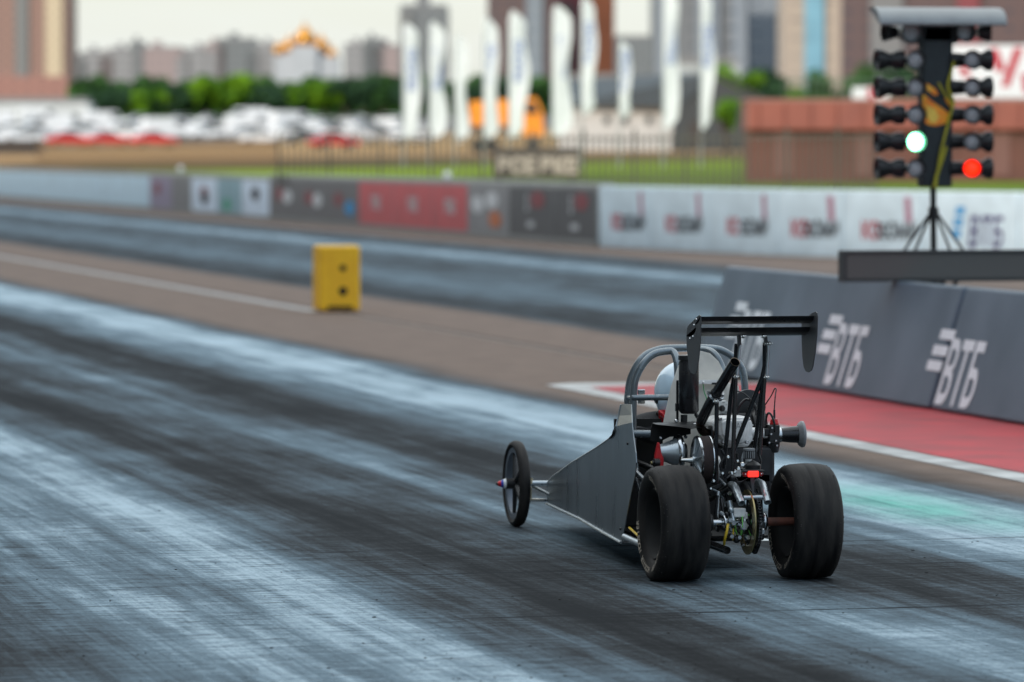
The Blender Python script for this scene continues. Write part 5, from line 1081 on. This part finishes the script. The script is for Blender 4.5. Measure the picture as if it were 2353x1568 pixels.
def front_wheel(c,cap):
    w_=C(MB().lathe(c,(1,0,0),[(-.016,.140),(-.018,.160),(-.012,.163),(-.009,.150),(.009,.150),(.012,.163),(.018,.160),(.016,.140)],48,close=True),'front_wheel',mat('front_rim',(.14,.16,.19),.35,.5))
    TPf=[(-.013,.160),(-.022,.166),(-.026,.175),(-.021,.186),(-.010,.1915),(0,.1925),(.010,.1915),(.021,.186),(.026,.175),(.022,.166),(.013,.160)]
    C(MB().lathe(c,(1,0,0),TPf,56),'tyre',M['rubber'],w_)
    for k in range(5):
        t=k*1.2566+.3; a=c+Vector((-.004,math.sin(t)*.02,math.cos(t)*.02)); b=c+Vector((0,math.sin(t)*.148,math.cos(t)*.148))
        C(MB().tube([a,b],[.013,.008],8),'spoke',M['black'],w_)
    C(MB().lathe(c,(cap,0,0),[(-.03,.0),(-.03,.024),(.050,.024),(.052,.020)],20),'hub',M['black'],w_)
    if cap<0:
        for a,b,m_ in ((.050,.0625,'white'),(.0627,.0735,'blue'),(.0737,.087,'red')):
            C(MB().lathe(c,(cap,0,0),[(a,.0),(a,.0235-(a-.05)*.35),(b,.0235-(b-.05)*.42),(b,0)],20),'hub_cap_band',M[m_],w_)
        C(MB().lathe(c,(cap,0,0),[(.086,0),(.087,.008),(.094,.006),(.094,0)],12),'hub_bolt',M['black'],w_)
c=Z(140,965,YF); c.z=.1925; front_wheel(c,-1); xm=2*(OX+.03)-c.x; front_wheel(Vector((xm,c.y,.1925)),1)
C(MB().tube([Vector((xm-.03,OY+YF,c.z+.005)),Z(420,957,YF)],.0115,12),'front_axle',M['silver'])
# rubber contact shading comes from real light only
# ---- driver
DR=Vector((OX+.0,OY+1.02,.30))
import bmesh
def skin(name,verts,edges,radii,m,par,org,sub=2):
    me=bpy.data.meshes.new(name); me.from_pydata([tuple(Vector(v)-org) for v in verts],edges,[]); ob=bpy.data.objects.new(name,me); col.objects.link(ob)
    sk=ob.modifiers.new('skin','SKIN'); 
    for i,r_ in enumerate(radii): me.skin_vertices[0].data[i].radius=(r_,r_) if not isinstance(r_,tuple) else r_
    me.skin_vertices[0].data[0].use_root=True
    s_=ob.modifiers.new('sub','SUBSURF'); s_.levels=sub; s_.render_levels=sub
    dg=bpy.context.evaluated_depsgraph_get(); dg.update(); m2=bpy.data.meshes.new_from_object(ob.evaluated_get(dg))
    ob.modifiers.clear(); ob.data=m2; m2.materials.clear(); m2.materials.append(m)
    for p in m2.polygons: p.use_smooth=True
    if par: ob.parent=par
    return ob
per=empty('person',DR); tag(per,'driver in a white and blue helmet seated inside the dragster cage','person')
V=lambda x,y,z:Vector((OX+x,OY+y,z))
vs=[V(0,1.10,.20),V(0,1.10,.34),V(0,1.09,.48),V(0,1.09,.56),V(0,1.09,.61), V(-.15,1.10,.53),V(-.20,1.22,.36),V(-.10,1.42,.38),V(-.08,1.48,.40), V(.15,1.10,.53),V(.20,1.22,.36),V(.10,1.42,.38),V(.08,1.48,.40), V(-.09,1.16,.19),V(-.10,1.50,.27),V(-.09,1.85,.17), V(.09,1.16,.19),V(.10,1.50,.27),V(.09,1.85,.17)]
ed=[(0,1),(1,2),(2,3),(3,4),(3,5),(5,6),(6,7),(7,8),(3,9),(9,10),(10,11),(11,12),(0,13),(13,14),(14,15),(0,16),(16,17),(17,18)]
rd=[.12,.12,.13,.09,.055,.065,.048,.034,.026,.065,.048,.034,.026,.085,.06,.045,.085,.06,.045]
base=len(vs)
for s_,wi in ((-1,8),(1,12)):
    for f in range(5):
        a=vs[wi]+Vector((s_*-.012+(f-2)*.011*1,.045,.0)); b=a+Vector((0,.022,.012)); c_=b+Vector((0,.004,-.018))
        if f==4: a=vs[wi]+Vector((-s_*.03,.018,.012)); b=a+Vector((-s_*.012,.018,.010)); c_=b+Vector((0,.015,0))
        k=len(vs); vs+=[a,b,c_]; ed+=[(wi,k),(k,k+1),(k+1,k+2)]; rd+=[.0095,.009,.008]
bd=skin('body',vs,ed,rd,M['suit'],per,DR)
hc=Z(1010,476,1.08); hcx=hc.x
# helmet: rounded shell, chin bar, visor opening facing forward
hv=MB(); n=28; m_=18; vv=[]
for i in range(m_+1):
    a=math.pi*i/m_
    for k in range(n):
        b=2*math.pi*k/n; x=math.sin(a)*math.cos(b)*.118; y=math.sin(a)*math.sin(b)*.140; z=math.cos(a)*(.125 if a<1.57 else .150)
        if a>1.6 and y>0: y*=1.10
        vv.append(hc+Vector((x,y,z)))
hv.add(vv,[(i*n+k,i*n+(k+1)%n,(i+1)*n+(k+1)%n,(i+1)*n+k) for i in range(m_) for k in range(n)])
hm=C(hv,'helmet',M['helmet'],per)
hm.matrix_parent_inverse=Matrix.Identity(4)
def CP(mb,name,m,par=hm,**k): return mb.build(name,m,par,O,**k)
hm.location=O-DR
CP(MB().lathe(hc+Vector((-.112,.0,-.03)),(-1,0,0),[(-.006,.022),(.006,.020),(.010,.012),(.010,0)],20),'visor_pivot',M['black'])
CP(MB().prism([hc+Vector((-.125,-.055,-.07)),hc+Vector((-.112,-.085,-.085)),hc+Vector((-.095,-.10,-.12)),hc+Vector((-.107,-.07,-.14)),hc+Vector((-.118,-.04,-.11))],(.04,.02,0)),'chin_patch',M['red'],smooth=0,bevel=.01)
CP(MB().prism([hc+Vector((-.122,-.03,-.075)),hc+Vector((-.120,-.075,-.10)),hc+Vector((-.085,-.115,-.12)),hc+Vector((-.08,-.10,-.16)),hc+Vector((-.11,-.02,-.155)),hc+Vector((-.122,.03,-.12))],(.03,.02,0)),'chin_patch',M['black'],smooth=0,bevel=.008)
CP(MB().ball(hc+Vector((-.01,-.01,-.15)),.085,18,(1,1.1,.62)),'neck_collar',M['suit'])
CP(MB().box(hc+Vector((0,.125,.01)),(.17,.05,.075)),'visor',glass,smooth=30,bevel=.02)
# head with a face inside the helmet opening
hd=MB().ball(hc+Vector((0,.02,-.01)),.088,20,(.9,1.05,1.25)).ball(hc+Vector((0,.112,-.025)),.012,8).ball(hc+Vector((-.03,.098,.0)),.010,8).ball(hc+Vector((.03,.098,.0)),.010,8)
CP(hd,'head',mat('skin',(.5,.3,.22),.6))
# ---- loose rubber crumbs on the strip
q=MB(); rc2=random.Random(5)
for k in range(520):
    px=rc2.uniform(-20,2370); py=1568-(rc2.random()**1.6)*520; p=gr(px,py); s_=rc2.choice((.0010,.0013,.0016,.0022,.0012,.0035))*rc2.uniform(.6,1.2)
    q.ball(p+Vector((0,0,s_*.4)),s_,5,(rc2.uniform(.7,2.4),rc2.uniform(.7,1.6),.6))
tag(q.build('rubber_debris',M['dark'],None),'scattered black rubber crumbs on the strip surface','debris',kind='stuff')
bpy.context.view_layer.update()
